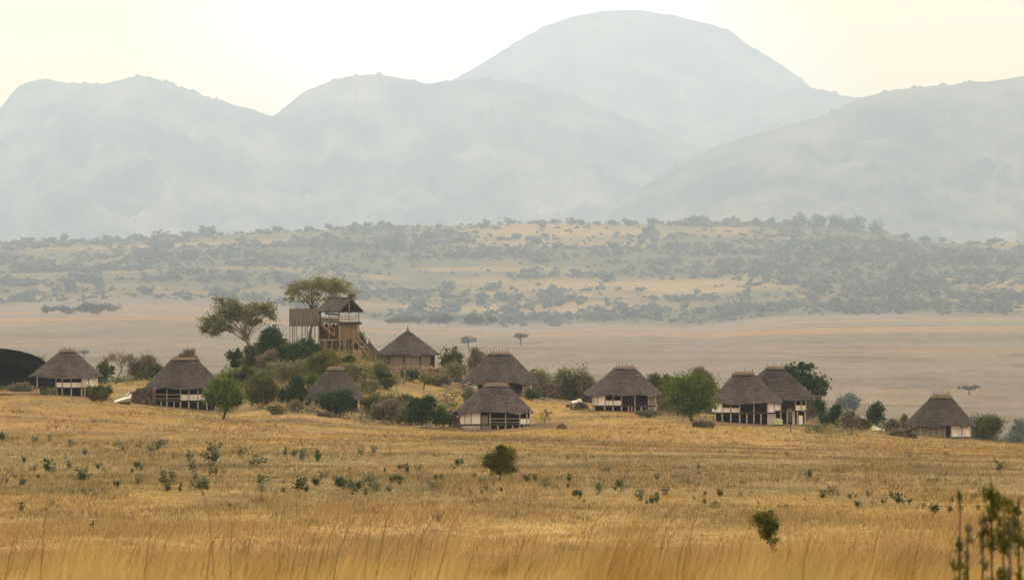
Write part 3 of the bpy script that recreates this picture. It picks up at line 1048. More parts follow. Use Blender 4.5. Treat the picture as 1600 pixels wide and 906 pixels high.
# ------------------------------------------------------------------ lookout tower
def tower():
    D = 588.0
    s = D / F
    u0, vb = 530.5, 545.0
    x0 = (u0 - CU) * s
    zb = (CV - vb) * s
    root = empty('lookout_tower', (x0, D, zb), 'tall wooden lookout tower with thatched gable, stairs and grey board screen on the mound', 'tower')
    ang = R(45)
    e1 = Vector((-math.cos(ang), math.sin(ang), 0))   # along the long side, going back left
    e2 = Vector((math.cos(ang), math.sin(ang), 0))    # along the gable end, going back right
    up = Vector((0, 0, 1))
    Z = lambda v: (vb - v) * s
    L, W = 34 * s / math.cos(ang) * .98, 29 * s / math.cos(ang)
    P = lambda a, b, z: e1 * a + e2 * b + up * z
    zdeck, zeave, zridge, zlow = Z(503), Z(486), Z(467), Z(530)
    # roof: two thatched slopes with thickness
    oh = .45
    for side in (0, 1):
        b_e = -oh if side == 0 else W + oh
        vs = []
        nx, nz = 10, 6
        for i in range(nx + 1):
            for j in range(nz + 1):
                a = -oh + (L + 2 * oh) * i / nx
                t = j / nz
                hip = max(0, (a - (L - .2)) / (oh + .2)) * .5 * t
                vs.append(P(a - hip, b_e + (W / 2 - b_e) * t, zeave - .12 + (zridge - zeave + .12) * t + .05 * math.sin(i * 2.1 + j)))
        fs = [(i * (nz + 1) + j, (i + 1) * (nz + 1) + j, (i + 1) * (nz + 1) + j + 1, i * (nz + 1) + j + 1) for i in range(nx) for j in range(nz)]
        ro = MB().add(vs, fs).build('roof_slope', M['thatch'], root)
        mo = ro.modifiers.new('thick', 'SOLIDIFY')
        mo.thickness = .22
        mo.offset = 0
    MB().beam(P(-oh, W / 2, zridge + .12), P(L + oh * .4, W / 2, zridge + .12), .3, .22).build('roof_ridge', M['thatch'], root)
    # near-black sheet painted as the shade inside the open gable
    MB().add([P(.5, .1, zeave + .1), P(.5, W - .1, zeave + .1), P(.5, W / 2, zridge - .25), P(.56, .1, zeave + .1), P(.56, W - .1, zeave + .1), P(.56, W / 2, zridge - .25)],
             [(0, 1, 2), (3, 5, 4), (0, 3, 4, 1), (1, 4, 5, 2), (2, 5, 3, 0)]).build('gable_shade', M['screen'], root)
    # corner posts down to the ground
    for a, b in ((0, 0), (0, W), (L, 0), (L, W), (0, W / 2), (L / 2, 0)):
        zt = zeave if b in (0, W) else zridge - .2
        mid = (a, b) == (0, W / 2)
        MB().tube([P(a, b, zdeck if mid else -1.6), P(a, b, zt)], .13 if (a, b) == (0, 0) else .09, 6).build('post', M['greypole'], root)
    # decks
    MB().add([P(-.2, -.2, zdeck - .16), P(L, -.2, zdeck - .16), P(L, W + .2, zdeck - .16), P(-.2, W + .2, zdeck - .16),
              P(-.2, -.2, zdeck), P(L, -.2, zdeck), P(L, W + .2, zdeck), P(-.2, W + .2, zdeck)],
             [(0, 3, 2, 1), (4, 5, 6, 7), (0, 1, 5, 4), (1, 2, 6, 5), (2, 3, 7, 6), (3, 0, 4, 7)]).build('deck', M['timber'], root)
    MB().beam(P(-.26, -.3, zdeck - .25), P(-.26, W + .3, zdeck - .25), .16, .22).build('deck_beam', M['timber'], root)
    # railing of the top deck
    for (a, b, c, d) in ((0, 0, 0, W), (0, 0, L, 0), (0, W, L, W), (L, 0, L, W)):
        for h in (.72, .38):
            MB().beam(P(a, b, zdeck + h), P(c, d, zdeck + h), .07, .09).build('rail', M['rail'], root)
        for k in range(1, 6):
            t = k / 6
            MB().beam(P(a + (c - a) * t, b + (d - b) * t, zdeck + .002), P(a + (c - a) * t, b + (d - b) * t, zdeck + .68), .05).build('baluster', M['greypole'], root)
    # grey cloth band on the long side and a table-like dark shape on the deck
    MB().beam(P(.3, -.06, zdeck + .30), P(L - .5, -.06, zdeck + .30), .03, .5).build('side_screen', M['board'], root)
    MB().beam(P(.8, .8, zdeck + 1.0), P(L - .4, .9, zdeck + 1.15), .35, .22).build('brace', M['timber'], root)
    # mud wall under the gable end, long wall of red brown boards
    vs = []
    MB().add([P(.12, .1, zlow + .2), P(.12, W - .1, zlow - .6), P(.12, W - .1, zdeck - .2), P(.12, .1, zdeck - .2),
              P(.3, .1, zlow + .2), P(.3, W - .1, zlow - .6), P(.3, W - .1, zdeck - .2), P(.3, .1, zdeck - .2)],
             [(0, 1, 2, 3), (4, 7, 6, 5), (0, 4, 5, 1), (1, 5, 6, 2), (2, 6, 7, 3), (3, 7, 4, 0)]).build('mud_wall', M['mud'], root)
    nb = 16
    for k in range(nb):
        a0, a1 = L * k / nb, L * (k + .9) / nb
        z1 = zdeck - .25 if k % 3 else zdeck - .45
        MB().add([P(a0 + .1, .15, zlow), P(a1 + .1, .15, zlow), P(a1 + .1, .15, z1), P(a0 + .1, .15, z1),
                  P(a0 + .1, .23, zlow), P(a1 + .1, .23, zlow), P(a1 + .1, .23, z1), P(a0 + .1, .23, z1)],
                 [(0, 3, 2, 1), (4, 5, 6, 7), (0, 1, 5, 4), (1, 2, 6, 5), (2, 3, 7, 6), (3, 0, 4, 7)]).build('plank', M['redwood'], root)
    # lower deck in front
    yl = -.5
    X = lambda u: (u - u0) * s
    MB().box(X(499), X(536), yl - .6, yl + 2.4, zlow - .14, zlow).build('lower_deck', M['rail'], root)
    for u in (500, 508, 519, 531, 538):
        MB().tube([(X(u), yl - .5, -1.2), (X(u), yl - .5, zlow - .15)], .09, 6).build('stilt', M['rail'], root)
    for k in range(11):
        u = 500 + k * 2.9
        MB().box(X(u), X(u + 2.6), yl + 1.2, yl + 1.3, Z(556), Z(531.5 + (k * 5 % 3) * .4)).build('plank', M['redwood' if k % 4 else 'deck'], root)
    # first flight: from top left down to the lower deck
    def flight(ua, va, ub, vb_, y, n, m_step='rail', rail=True, w=1.0):
        A, B = Vector((X(ua), y, Z(va))), Vector((X(ub), y, Z(vb_)))
        for dy in (0, w):
            MB().beam(A + Vector((0, dy, 0)), B + Vector((0, dy, 0)), .07, .22).build('stringer', M['rail'], root)
        for k in range(1, n):
            p = A.lerp(B, k / n)
            MB().box(p.x - .13, p.x + .13, y + .04, y + w - .04, p.z + .02, p.z + .07).build('step', M[m_step], root)
        if rail:
            for dy in (0, w):
                MB().beam(A + Vector((0, dy, .85)), B + Vector((0, dy, .85)), .08).build('handrail', M['greypole'], root)
                for t in (.02, .5, .98):
                    p = A.lerp(B, t) + Vector((0, dy - .001, 0))
                    MB().beam(p, p + Vector((0, 0, .86)), .07).build('rail_post', M['rail'], root)
    flight(503, 508, 523, 524, yl - .3, 8)
    # landing to the right, second flight down
    MB().box(X(537), X(553), yl - .6, yl + .9, Z(527), Z(525.5)).build('landing', M['rail'], root)
    for u in (540, 552):
        MB().tube([(X(u), yl - .55, -1.6), (X(u), yl - .55, Z(514))], .07, 6).build('rail_post', M['rail'], root)
    MB().beam((X(540), yl - .55, Z(515)), (X(552), yl - .55, Z(516)), .07).build('handrail', M['rail'], root)
    MB().beam((X(540), yl - .55, Z(520)), (X(552), yl - .55, Z(521)), .06).build('handrail', M['rail'], root)
    flight(552, 527, 577, 556, yl - .5, 10)
    # brown board mass below the landing
    for k in range(8):
        u = 531 + k * 2.6
        MB().box(X(u), X(u + 2.3), yl + .9, yl + 1.0, Z(546), Z(531 + (k % 2))).build('plank', M['redwood'], root)
    # board screen on stilts to the left
    ys = .8
    def screen(ua, ub, va0, va1, vb0, vb1, ya, yb, n):
        for k in range(n):
            t0, t1 = k / n, (k + .93) / n
            xa, xb = X(ua + (ub - ua) * t0), X(ua + (ub - ua) * t1)
            y_a, y_b = ya + (yb - ya) * t0, ya + (yb - ya) * t1
            z1 = Z(va0 + (vb0 - va0) * t0 + ((k * 7) % 3 - 1) * .35)
            z0 = Z(va1 + (vb1 - va1) * t0)
            MB().add([(xa, y_a, z0), (xb, y_b, z0), (xb, y_b, z1), (xa, y_a, z1), (xa, y_a + .06, z0), (xb, y_b + .06, z0), (xb, y_b + .06, z1), (xa, y_a + .06, z1)],
                     [(0, 1, 2, 3), (4, 7, 6, 5), (0, 4, 5, 1), (1, 5, 6, 2), (2, 6, 7, 3), (3, 7, 4, 0)]).build('board', M['board'], root)
    screen(451, 479, 482, 507.5, 481.5, 509, ys + .6, ys, 14)
    screen(479, 497.5, 481.5, 509, 482.5, 506, ys, ys + .5, 9)
    MB().box(X(451), X(500), ys + .75, ys + 3.0, Z(509.5), Z(507.8)).build('deck', M['timber'], root)
    MB().box(X(451), X(500), ys + 2.9, ys + 2.98, Z(507.6), Z(483)).build('back_screen', M['board'], root)
    for u in (452, 459, 462.5, 476, 479.5, 491, 497):
        MB().tube([(X(u), ys + .85, Z(560)), (X(u), ys + .85, Z(509.7))], .075, 6).build('stilt', M['greypole'], root)
    for u in (455, 470, 485):
        MB().tube([(X(u), ys + 2.8, Z(560)), (X(u), ys + 2.8, Z(509.7))], .075, 6).build('stilt', M['greypole'], root)
    MB().box(X(496), X(504), yl - .2, yl + 1.0, Z(496), Z(494.6)).build('step_landing', M['rail'], root)


tower()

# ------------------------------------------------------------------ trees near the huts
plant('acacia_tree', 'spreading airy olive acacia leaning left beside the mound', 'tree', 404, 598,
      [(-62, 503, 34, 18), (-42, 484, 32, 18), (-72, 517, 25, 9), (-20, 490, 28, 18), (5, 480, 24, 15), (16, 492, 14, 10), (-54, 471, 20, 10), (-5, 504, 18, 10), (-84, 510, 15, 11), (-36, 512, 22, 9)],
      'acacia', 9500, .32, 41, trunk=(2, -20, 522), ncl=150, hollow=.1, spread=.26, bark='greybark', tips=30, trunk_w=6, flat=.6)
plant('umbrella_tree', 'flat-topped pale olive umbrella tree rising behind the lookout tower', 'tree', 500, 612,
      [(0, 447, 44, 17), (-32, 455, 26, 21), (32, 452, 30, 20), (50, 464, 14, 15), (-46, 464, 13, 13), (8, 440, 34, 11), (-10, 466, 24, 10), (22, 468, 22, 9)],
      'umbrella', 9500, .25, 42, trunk=(-10, -12, 476), ncl=170, hollow=.15, spread=.24, bark='bark', tips=30, trunk_w=4, flat=.5)
plant('small_tree', 'bright green round tree in front of the second hut from left', 'tree', 350, find_D(350, 655),
      [(0, 612, 28, 18), (-14, 612, 18, 14), (16, 614, 20, 16), (-4, 598, 20, 11), (4, 630, 24, 12), (-18, 622, 14, 10), (22, 628, 12, 10)],
      'bright', 6500, .28, 43, trunk=(0, 0, 634), ncl=120, hollow=.1, spread=.36, trunk_w=5)
plant('small_tree', 'large round green tree standing between two huts at the slope foot', 'tree', 1079, find_D(1079, 659),
      [(0, 608, 34, 22), (-20, 606, 22, 18), (20, 608, 22, 18), (-2, 594, 24, 11), (-16, 630, 22, 16), (20, 630, 22, 16), (0, 640, 22, 12)],
      'bright', 9500, .28, 44, trunk=(1, 0, 640), ncl=150, hollow=.1, spread=.36, trunk_w=6)
plant('broadleaf_tree', 'dark green broad tree rising behind the overlapping pair of huts', 'tree', 1250, 575,
      [(-2, 590, 34, 16), (22, 600, 22, 16), (34, 615, 14, 16), (-20, 580, 20, 10), (-46, 572, 10, 7), (6, 575, 14, 9), (28, 630, 16, 12)],
      'dark', 5200, .40, 45, trunk=(4, 4, 615), ncl=60, hollow=.2, spread=.3, trunk_w=6)
plant('bare_tree', 'leafless flat-topped grey tree between the two left huts', 'tree', 188, find_D(188, 588),
      [(0, 558, 26, 6), (-14, 562, 14, 6), (14, 561, 14, 6)], 'dry', 520, .33, 46, trunk=(0, 0, 566), ncl=40, bark='greybark', trunk_w=3.5, tips=16, spread=.25)
plant('dead_tree', 'thin dead tree trunk standing in front of the pointed hut', 'tree', 630, find_D(631, 600),
      [(-2, 570, 12, 3), (6, 574, 8, 6)], 'dry', 60, .30, 47, trunk=(0, 1, 574), ncl=14, bark='greybark', trunk_w=3, tips=9)
plant('small_tree', 'small thin grey-green tree on grass below the pointed hut', 'tree', 662, find_D(662, 608),
      [(0, 588, 9, 9), (3, 580, 6, 6)], 'pale', 260, .22, 48, trunk=(0, 0, 594), ncl=16, trunk_w=2.4)
plant('small_tree', 'pale sapling beside the dead tree on open grass', 'tree', 621, find_D(621, 612),
      [(0, 594, 8, 8), (-3, 588, 6, 6)], 'pale', 190, .2, 49, trunk=(0, 0, 600), ncl=14, trunk_w=1.8, bark='greybark')
plant('small_tree', 'grey-green tree with slim dark trunk left of the dead tree', 'tree', 569, find_D(569, 603),
      [(0, 578, 20, 14), (-8, 572, 12, 9), (10, 582, 11, 9)], 'pale', 900, .22, 50, trunk=(0, 0, 590), ncl=40, trunk_w=3)
plant('small_tree', 'thin bare young tree in front of the high screened hut', 'tree', 1235, find_D(1235, 675),
      [(0, 645, 6, 9), (-1, 652, 5, 8)], 'dry', 120, .22, 51, trunk=(0, 0, 655), ncl=12, trunk_w=1.8)
plant('small_tree', 'small grey shrub-like tree on grass right of the front centre hut', 'tree', 851, find_D(851, 667),
      [(0, 650, 11, 9), (4, 645, 7, 6)], 'pale', 260, .2, 52, trunk=(0, 0, 657), ncl=18, trunk_w=1.8, bark='greybark')
plant('round_bush', 'lone upright olive bush out in the open golden field', 'bush', 782, find_D(782, 752, lo=100, hi=400),
      [(0, 721, 24, 20), (9, 708, 18, 13), (-11, 729, 18, 13), (13, 731, 17, 13), (-15, 719, 15, 13), (6, 700, 14, 7)],
      'stalk', 8500, .12, 53, trunk=(-3, 0, 738), ncl=60, hollow=.2, spread=.3, trunk_w=4, aspect=.3)
plant('leaning_bush', 'ragged dark olive bush leaning left, nearest one in the dry grass', 'bush', 1212, 80,
      [(-18, 812, 22, 14), (-26, 806, 14, 9), (-6, 822, 16, 14), (-14, 834, 14, 10), (-4, 846, 11, 10), (-2, 858, 8, 8)],
      'stalk', 3600, .05, 54, trunk=(0, -8, 840), ncl=60, hollow=.1, spread=.3, trunk_w=5)

# bushes on the hut ridge: label, u, base row, top row, width, kind
BUSHES = [
    ('dry grey bush showing behind the edge of the black shelter', 62, 600, 547, 34, 'dry', {'D': 614}),
    ('olive bush against the right side of the leftmost hut', 164, 600, 556, 28, 'olive', {}),
    ('large leafless brownish bush right of the bare flat-topped tree', 229, 592, 549, 44, 'dry', {}),
    ('small green bush touching the left roof edge of the second hut', 241, 596, 566, 26, 'olive', {}),
    ('low olive bush in front of the leftmost hut right corner', 157, 629, 596, 42, 'olive', {}),
    ('twiggy dry bush rising over the ridge of the second hut', 293, 590, 546, 36, 'dry', {}),
    ('low dry scrub at the foot of the black shelter', 30, 612, 599, 40, 'dry', {}),
    ('tiny pale tuft in front of the leftmost hut left post', 78, 617, 605, 30, 'pale', {}),
    ('dark upright bush at the left end of the mound', 367, 578, 543, 26, 'dark', {}),
    ('olive brown bush below the leaning acacia', 402, 578, 532, 44, 'olive', {}),
    ('big dark green bush left of the grey board screen', 428, 572, 507, 54, 'dark', {}),
    ('small bright green bush set against the big dark one', 447, 566, 528, 26, 'bright', {}),
    ('dark green bush under the raised board screen', 480, 556, 524, 42, 'dark', {}),
    ('purple brown bare bush at the dark foot of the mound', 422, 580, 546, 46, 'dry', {}),
    ('dark shaded bush between board screen and pale bushes', 470, 577, 535, 40, 'dark', {}),
    ('wide pale leafless bush in the middle of the mound slope', 462, 600, 556, 64, 'pale', {}),
    ('olive bush just left of the pale ridge cap hut roof', 504, 606, 548, 52, 'olive', {}),
    ('yellowish green bush below the tower lower deck', 517, 575, 543, 30, 'yellow', {}),
    ('green bush beside the foot of the tower stairs', 543, 576, 553, 26, 'olive', {}),
    ('slim green bush behind the right side of the tower', 560, 575, 512, 16, 'olive', {'D': 604}),
    ('pale green bush at the bottom of the tower stairs', 588, 592, 562, 34, 'pale', {}),
    ('tall olive bush right of the bright green tree', 405, 638, 580, 56, 'olive', {}),
    ('bright green bush above the tall olive one', 410, 606, 577, 32, 'bright', {}),
    ('low green hedge-like bush behind the bright green tree', 362, 605, 577, 40, 'bright', {}),
    ('dark green bush left of the pale ridge cap hut', 462, 634, 590, 54, 'dark', {}),
    ('pale round grass bush at the field edge', 433, 648, 627, 28, 'pale', {}),
    ('low dark reddish scrub left of the pale ridge cap hut wall', 464, 643, 626, 22, 'dry', {}),
    ('round dark green bush covering the pale ridge cap hut', 531, 653, 603, 58, 'dark', {'D': 480}),
    ('low dry bush at the feet of the round dark green bush', 508, 655, 645, 28, 'dry', {'D': 474}),
    ('olive bush right of the round dark green bush', 585, 655, 604, 48, 'olive', {}),
    ('leafless brown bush in the middle of the bush row', 606, 660, 622, 52, 'dry', {'D': 478}),
    ('dark green bush left of the front centre hut', 662, 668, 615, 60, 'dark', {}),
    ('bright edged bush touching the front centre hut roof', 692, 668, 632, 30, 'bright', {}),
    ('grey brown bare bush before the dark row left of front hut', 640, 667, 628, 44, 'dry', {'D': 476}),
    ('olive round bush right of the pointed round hut', 707, 590, 535, 36, 'olive', {}),
    ('wide pale green bush left of the upper hut roof', 712, 602, 566, 56, 'pale', {'D': 598, 'dens': .5}),
    ('dark bush on the terrace below the pointed hut', 641, 594, 577, 28, 'dark', {}),
    ('small dark bush at the terrace corner left of the dead tree', 600, 597, 575, 30, 'dark', {}),
    ('leafless shrub behind the upper hut left roof edge', 748, 604, 543, 40, 'dry', {'D': 614}),
    ('small grey green bush left of the front centre hut roof', 730, 632, 603, 26, 'pale', {}),
    ('tall pale bush right of the upper hut', 846, 615, 562, 46, 'pale', {'D': 598, 'dens': .5}),
    ('olive bush between the upper hut and the ridge stick hut', 880, 622, 572, 50, 'pale', {'D': 598, 'dens': .8}),
    ('pale feathery bush highest between the two middle huts', 903, 622, 564, 40, 'pale', {'D': 598, 'dens': .5}),
    ('dark green bush low between the two middle huts', 893, 618, 582, 40, 'dark', {}),
    ('green bush in front of the upper hut right corner', 831, 626, 606, 26, 'olive', {}),
    ('brown dry bush touching left eave of the ridge stick hut', 918, 634, 588, 40, 'dry', {'D': 598}),
    ('rounded green bush behind right roof edge of the ridge stick hut', 1021, 636, 576, 34, 'olive', {'D': 598}),
    ('flat dark green bush left of the large round tree', 1050, 642, 577, 38, 'dark', {}),
    ('twiggy bare crown behind the large round green tree', 1100, 646, 566, 34, 'dry', {}),
    ('pale green bush low beside the large round tree', 1116, 652, 600, 26, 'pale', {}),
    ('dry grey bush row top behind the wide front hut roof', 1160, 652, 574, 30, 'dry', {'D': 600}),
    ('tall brown dry bush at the right end of hut pair', 1264, 662, 602, 48, 'dry', {}),
    ('round dark green bush standing right of the hut pair', 1306, 669, 632, 54, 'dark', {}),
    ('brown low bush leaning on the round dark green one', 1326, 674, 646, 30, 'dry', {}),
    ('upright dark green bush left of the lone right hut', 1368, 667, 627, 32, 'dark', {}),
    ('small olive bush under the upright dark green one', 1351, 672, 650, 26, 'olive', {}),
    ('brown dry bush touching the lone right hut eave', 1396, 676, 654, 28, 'dry', {}),
    ('pale olive bush behind the lone right hut left eave', 1412, 676, 646, 26, 'pale', {'D': 600}),
    ('dark olive bush at the right end of lone hut', 1541, 692, 645, 54, 'olive', {}),
    ('low scrub along the foot of the lone right hut', 1400, 681, 672, 40, 'dry', {}),
    ('low pale scrub in front of the ridge stick hut', 1010, 650, 640, 44, 'pale', {'D': 490}),
    ('dry tuft on grass before the large round tree', 1098, 668, 658, 34, 'dry', {}),
    ('pale bush behind the roof ridge of the pale ridge cap hut', 549, 602, 566, 40, 'pale', {}),
    ('olive scrub on the slope below the stairs foot', 604, 608, 586, 30, 'olive', {}),
    ('pale scrub filling the mound slope left of centre', 436, 594, 564, 46, 'pale', {}),
    ('olive scrub on the left shoulder of the mound', 386, 600, 570, 38, 'olive', {}),
    ('grey scrub on the grass right of the pale ridge cap hut', 576, 614, 592, 40, 'pale', {}),
    ('olive bush between dark bush and leafless brown bush', 630, 657, 612, 36, 'olive', {}),
    ('pale bush high in the bush row right of hut', 612, 640, 616, 34, 'pale', {}),
    ('low dark scrub below the pointed hut terrace', 668, 600, 582, 34, 'pale', {}),
    ('dry scrub at the right end of the terrace', 690, 604, 584, 30, 'dry', {}),
    ('dark green bush filling the gap under the platform stilts', 458, 572, 530, 48, 'dark', {}),
    ('bright green leafy bush low on the mound slope', 492, 612, 582, 36, 'bright', {}),
    ('small dry scrub left of the ridge stick hut stilts', 905, 640, 628, 36, 'pale', {}),
]
for i, (lb, u, vb_, vt, w, kd, kw) in enumerate(BUSHES):
    bush(lb, u, vb_, vt, w, kd, 100 + i, bark='greybark' if kd in ('dry', 'pale') else 'bark', **kw)

def undergrowth():
    """low tangled scrub on the mound, in the bush row and between the huts"""
    rng = np.random.RandomState(314)
    VV, FF, MI, b = [], [], [], 0
    kinds = ['olive', 'pale', 'dry', 'dark']
    for (u0, u1, v0, v1, n, hm) in [(352, 470, 560, 628, 190, 1.0), (440, 600, 548, 632, 250, 1.1), (560, 712, 628, 666, 150, 1.0), (690, 732, 572, 640, 36, .8),
                                    (835, 925, 588, 626, 130, 1.3), (1030, 1112, 606, 650, 80, 1.2), (1262, 1420, 655, 680, 120, .8), (586, 690, 582, 598, 60, .7),
                                    (150, 260, 578, 604, 60, 1.0), (0, 90, 600, 614, 50, .6), (440, 500, 636, 648, 30, .6)]:
        for k in range(n):
            u, v = rng.uniform(u0, u1), rng.uniform(v0, v1)
            D = find_D(u, v, lo=440)
            c = at(u, D)
            if any(abs(c.x - hx) < 5.4 and abs(D - hy) < 4.6 for hx, hy in HUT_XY):
                continue
            m = rng.randint(16, 34)
            h = hm * rng.uniform(.6, 1.6)
            r = rng.uniform(.35, .9)
            P = np.stack([c.x + rng.normal(size=m) * r, D + rng.normal(size=m) * r, np.zeros(m)], 1)
            P[:, 2] = gz(P[:, 0], P[:, 1]) + .05 + h * rng.uniform(0, 1, m) * np.exp(-((P[:, 0] - c.x) / r / 1.4) ** 2)
            V, Fc = leaf_quads(P, rng, .30, .5)
            VV.append(V)
            FF.append(Fc + b)
            MI += [rng.choice(4, p=[.34, .30, .22, .14])] * m
            b += len(V)
    me = np_mesh('undergrowth', np.concatenate(VV), np.concatenate(FF), M['l_' + kinds[0]])
    for k in kinds[1:]:
        me.materials.append(M['l_' + k])
    me.polygons.foreach_set('material_index', np.array(MI, dtype=np.int32))
    tag(link('undergrowth', me), kind='stuff')


undergrowth()

# hazy bushes and trees on the valley floor behind the ridge
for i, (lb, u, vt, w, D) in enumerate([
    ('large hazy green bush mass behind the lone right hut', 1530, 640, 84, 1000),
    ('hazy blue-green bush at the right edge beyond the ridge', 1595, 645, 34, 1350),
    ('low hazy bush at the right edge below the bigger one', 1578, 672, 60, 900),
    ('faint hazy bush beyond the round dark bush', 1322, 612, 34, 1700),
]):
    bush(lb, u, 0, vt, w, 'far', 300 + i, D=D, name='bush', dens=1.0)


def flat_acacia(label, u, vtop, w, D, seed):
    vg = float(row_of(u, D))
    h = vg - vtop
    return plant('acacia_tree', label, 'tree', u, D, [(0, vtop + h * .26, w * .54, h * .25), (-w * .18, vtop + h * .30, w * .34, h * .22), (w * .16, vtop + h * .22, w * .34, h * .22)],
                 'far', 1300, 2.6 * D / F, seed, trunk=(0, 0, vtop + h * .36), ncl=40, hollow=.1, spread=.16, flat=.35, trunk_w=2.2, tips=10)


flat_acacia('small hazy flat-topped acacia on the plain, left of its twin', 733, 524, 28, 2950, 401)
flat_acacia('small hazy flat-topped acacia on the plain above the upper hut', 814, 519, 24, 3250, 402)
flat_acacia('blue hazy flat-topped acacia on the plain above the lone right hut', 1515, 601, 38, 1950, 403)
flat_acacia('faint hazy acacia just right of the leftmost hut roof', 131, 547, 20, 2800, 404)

# ------------------------------------------------------------------ low things around the huts
def panel(label, u, v, w, h, seed, lid=True, flip=1):
    D = find_D(u, v)
    s = D / F
    o = at(u, D)
    root = empty('tilted_panel', o, label, 'panel')
    a, b = w * s / 2, 1.0
    vs = []
    for z in (0, -.09):
        for x, y, k in ((-a, -b, .12), (a, -b, h * s), (a, b, h * s + .35), (-a, b, .3)):
            vs.append((x * flip, y, k + z + .12))
    MB().add(vs, [(0, 1, 2, 3), (4, 7, 6, 5), (0, 4, 5, 1), (1, 5, 6, 2), (2, 6, 7, 3), (3, 7, 4, 0)]).build('panel', M['sheet'], root)
    MB().box(min(-a * .35 * flip, a * .8 * flip), max(-a * .35 * flip, a * .8 * flip), -b * .7, b * .8, -.3, .22).build('base', M['timber'], root)
    if lid:
        x = a * .55 * flip
        MB().tube([(x, .55, h * s + .2), (x, .55, h * s + .42), (x, .55, h * s + .60)], [.42, .40, .14], 10).build('tank', M['lid' if lid == 2 else 'lime'], root)


panel('white slanted sheet with dark base on the grass between the two left huts', 192, 631, 26, 9, 1, lid=1)
panel('white low sheet with greenish top left of the ridge stick hut', 901, 631, 15, 1.5, 2, lid=2)
panel('white low sheet with greenish top between bushes and the lone right hut', 1372, 675, 18, 2, 3, lid=2, flip=-1)

D = 500
MB_ = empty('cream_tank', at(1216, D), 'cream white box tank standing between the overlapping huts', 'tank')
MB().box(-.5, .5, -.4, .4, .15, .75).build('body', M['lid'], MB_)
MB().box(-.56, .56, -.46, .46, -.2, .15).build('base', M['timber'], MB_)
MB().box(-.3, .3, -.25, .25, .75, .86).build('lid', M['sheet'], MB_)

pl = at(660, find_D(660, 669))
p_ = MB().beam((-1.3, 0, .06), (1.3, .2, .42), .35, .07).build('plank', M['pole'])
p_.location = pl
tag(p_, 'long pale plank lying tilted by the dark bush left of the front hut', 'plank')
pb = MB().box(-.3, .3, -.3, .3, -.1, .35)
pb = MB().tube([(0, -.3, .28), (0, .3, .28)], .36, 12).build('drum', M['lime'])
pb.location = at(671, find_D(671, 668))
tag(pb, 'small pale drum lying by the tilted plank', 'drum')

mo = MB()
rngm = np.random.RandomState(5)
th = np.linspace(0, 2 * math.pi, 14, endpoint=False)
rings = [(1.0, -.1), (.95, .12), (.7, .34), (.35, .5), (.05, .54)]
vs = [(math.cos(t) * r * .62 * (1 + .12 * math.sin(3 * t)), math.sin(t) * r * .5, z * (1 + .15 * math.cos(2 * t + 1))) for r, z in rings for t in th]
mo.add(vs, [(i * 14 + j, i * 14 + (j + 1) % 14, (i + 1) * 14 + (j + 1) % 14, (i + 1) * 14 + j) for i in range(4) for j in range(14)] + [tuple(56 + j for j in range(14))])
mo = mo.build('earth_mound', M['mound'], None, True)
mo.location = at(878, find_D(878, 670))
tag(mo, 'small dark red-brown mound on the grass right of the front centre hut', 'mound')
mo = MB().add([(x * 1.8, y, z * .55) for x, y, z in vs], [(i * 14 + j, i * 14 + (j + 1) % 14, (i + 1) * 14 + (j + 1) % 14, (i + 1) * 14 + j) for i in range(4) for j in range(14)] + [tuple(56 + j for j in range(14))]).build('earth_mound', M['mound'], None, True)
mo.location = at(8, find_D(8, 618))
tag(mo, 'low flat dark red mound at the left edge below the black shelter', 'mound')


def stone_wall(label, u0, u1, v0, v1, vt0, vt1, mat='stone', seed=1, D0=None):
    rng = np.random.RandomState(seed)
    mb = MB()
    D = D0 or find_D((u0 + u1) / 2, (v0 + v1) / 2)
    s = D / F
    o = at((u0 + u1) / 2, D)
    root = empty('stone_wall', o, label, 'wall')
    zb = lambda t: (CV - (v0 + (v1 - v0) * t)) * s - o.z - .2
    zt = lambda t: (CV - (vt0 + (vt1 - vt0) * t)) * s - o.z
    W = (u1 - u0) * s
    x = -W / 2
    while x < W / 2:
        t = (x + W / 2) / W
        z = zb(t)
        while z < zt(t):
            r = rng.uniform(.22, .36)
            mb.rock((x + rng.normal() * .08, rng.normal() * .12, z + r * .5), (r, r * 1.1, r * .75), rng)
            mb.rock((x + rng.normal() * .08, .5 + rng.normal() * .1, z + r * .5), (r, r * 1.2, r * .75), rng)
            z += r * 1.05
        x += rng.uniform(.36, .5)
    tag(mb.build('stone', M[mat], root), kind='stuff')


stone_wall('dark dry-stone wall at the left side of the second hut', 207, 240, 631, 633, 612, 607, seed=1)
stone_wall('dark stone wall right of the upper hut among bushes', 832, 876, 622, 620, 605, 600, seed=2)
stone_wall('dark stone wall right of the ridge stick hut', 1030, 1048, 643, 645, 614, 622, seed=3)
stone_wall('low earth-coloured terrace wall below the pointed round hut', 588, 692, 586, 592, 574, 574, 'palestone', 4)
stone_wall('rocky dark stone bank left of the front centre hut', 704, 719, 671, 671, 645, 641, seed=5, D0=476)
stone_wall('low dark stone edging left of the lone right hut', 1412, 1432, 683, 685, 663, 667, seed=6)
stone_wall('stone steps below the pointed round hut', 600, 622, 597, 599, 582, 581, 'palestone', 7)
stone_wall('low stone bank at the foot of the bush row', 580, 650, 667, 669, 661, 663, 'palestone', 8, D0=474)

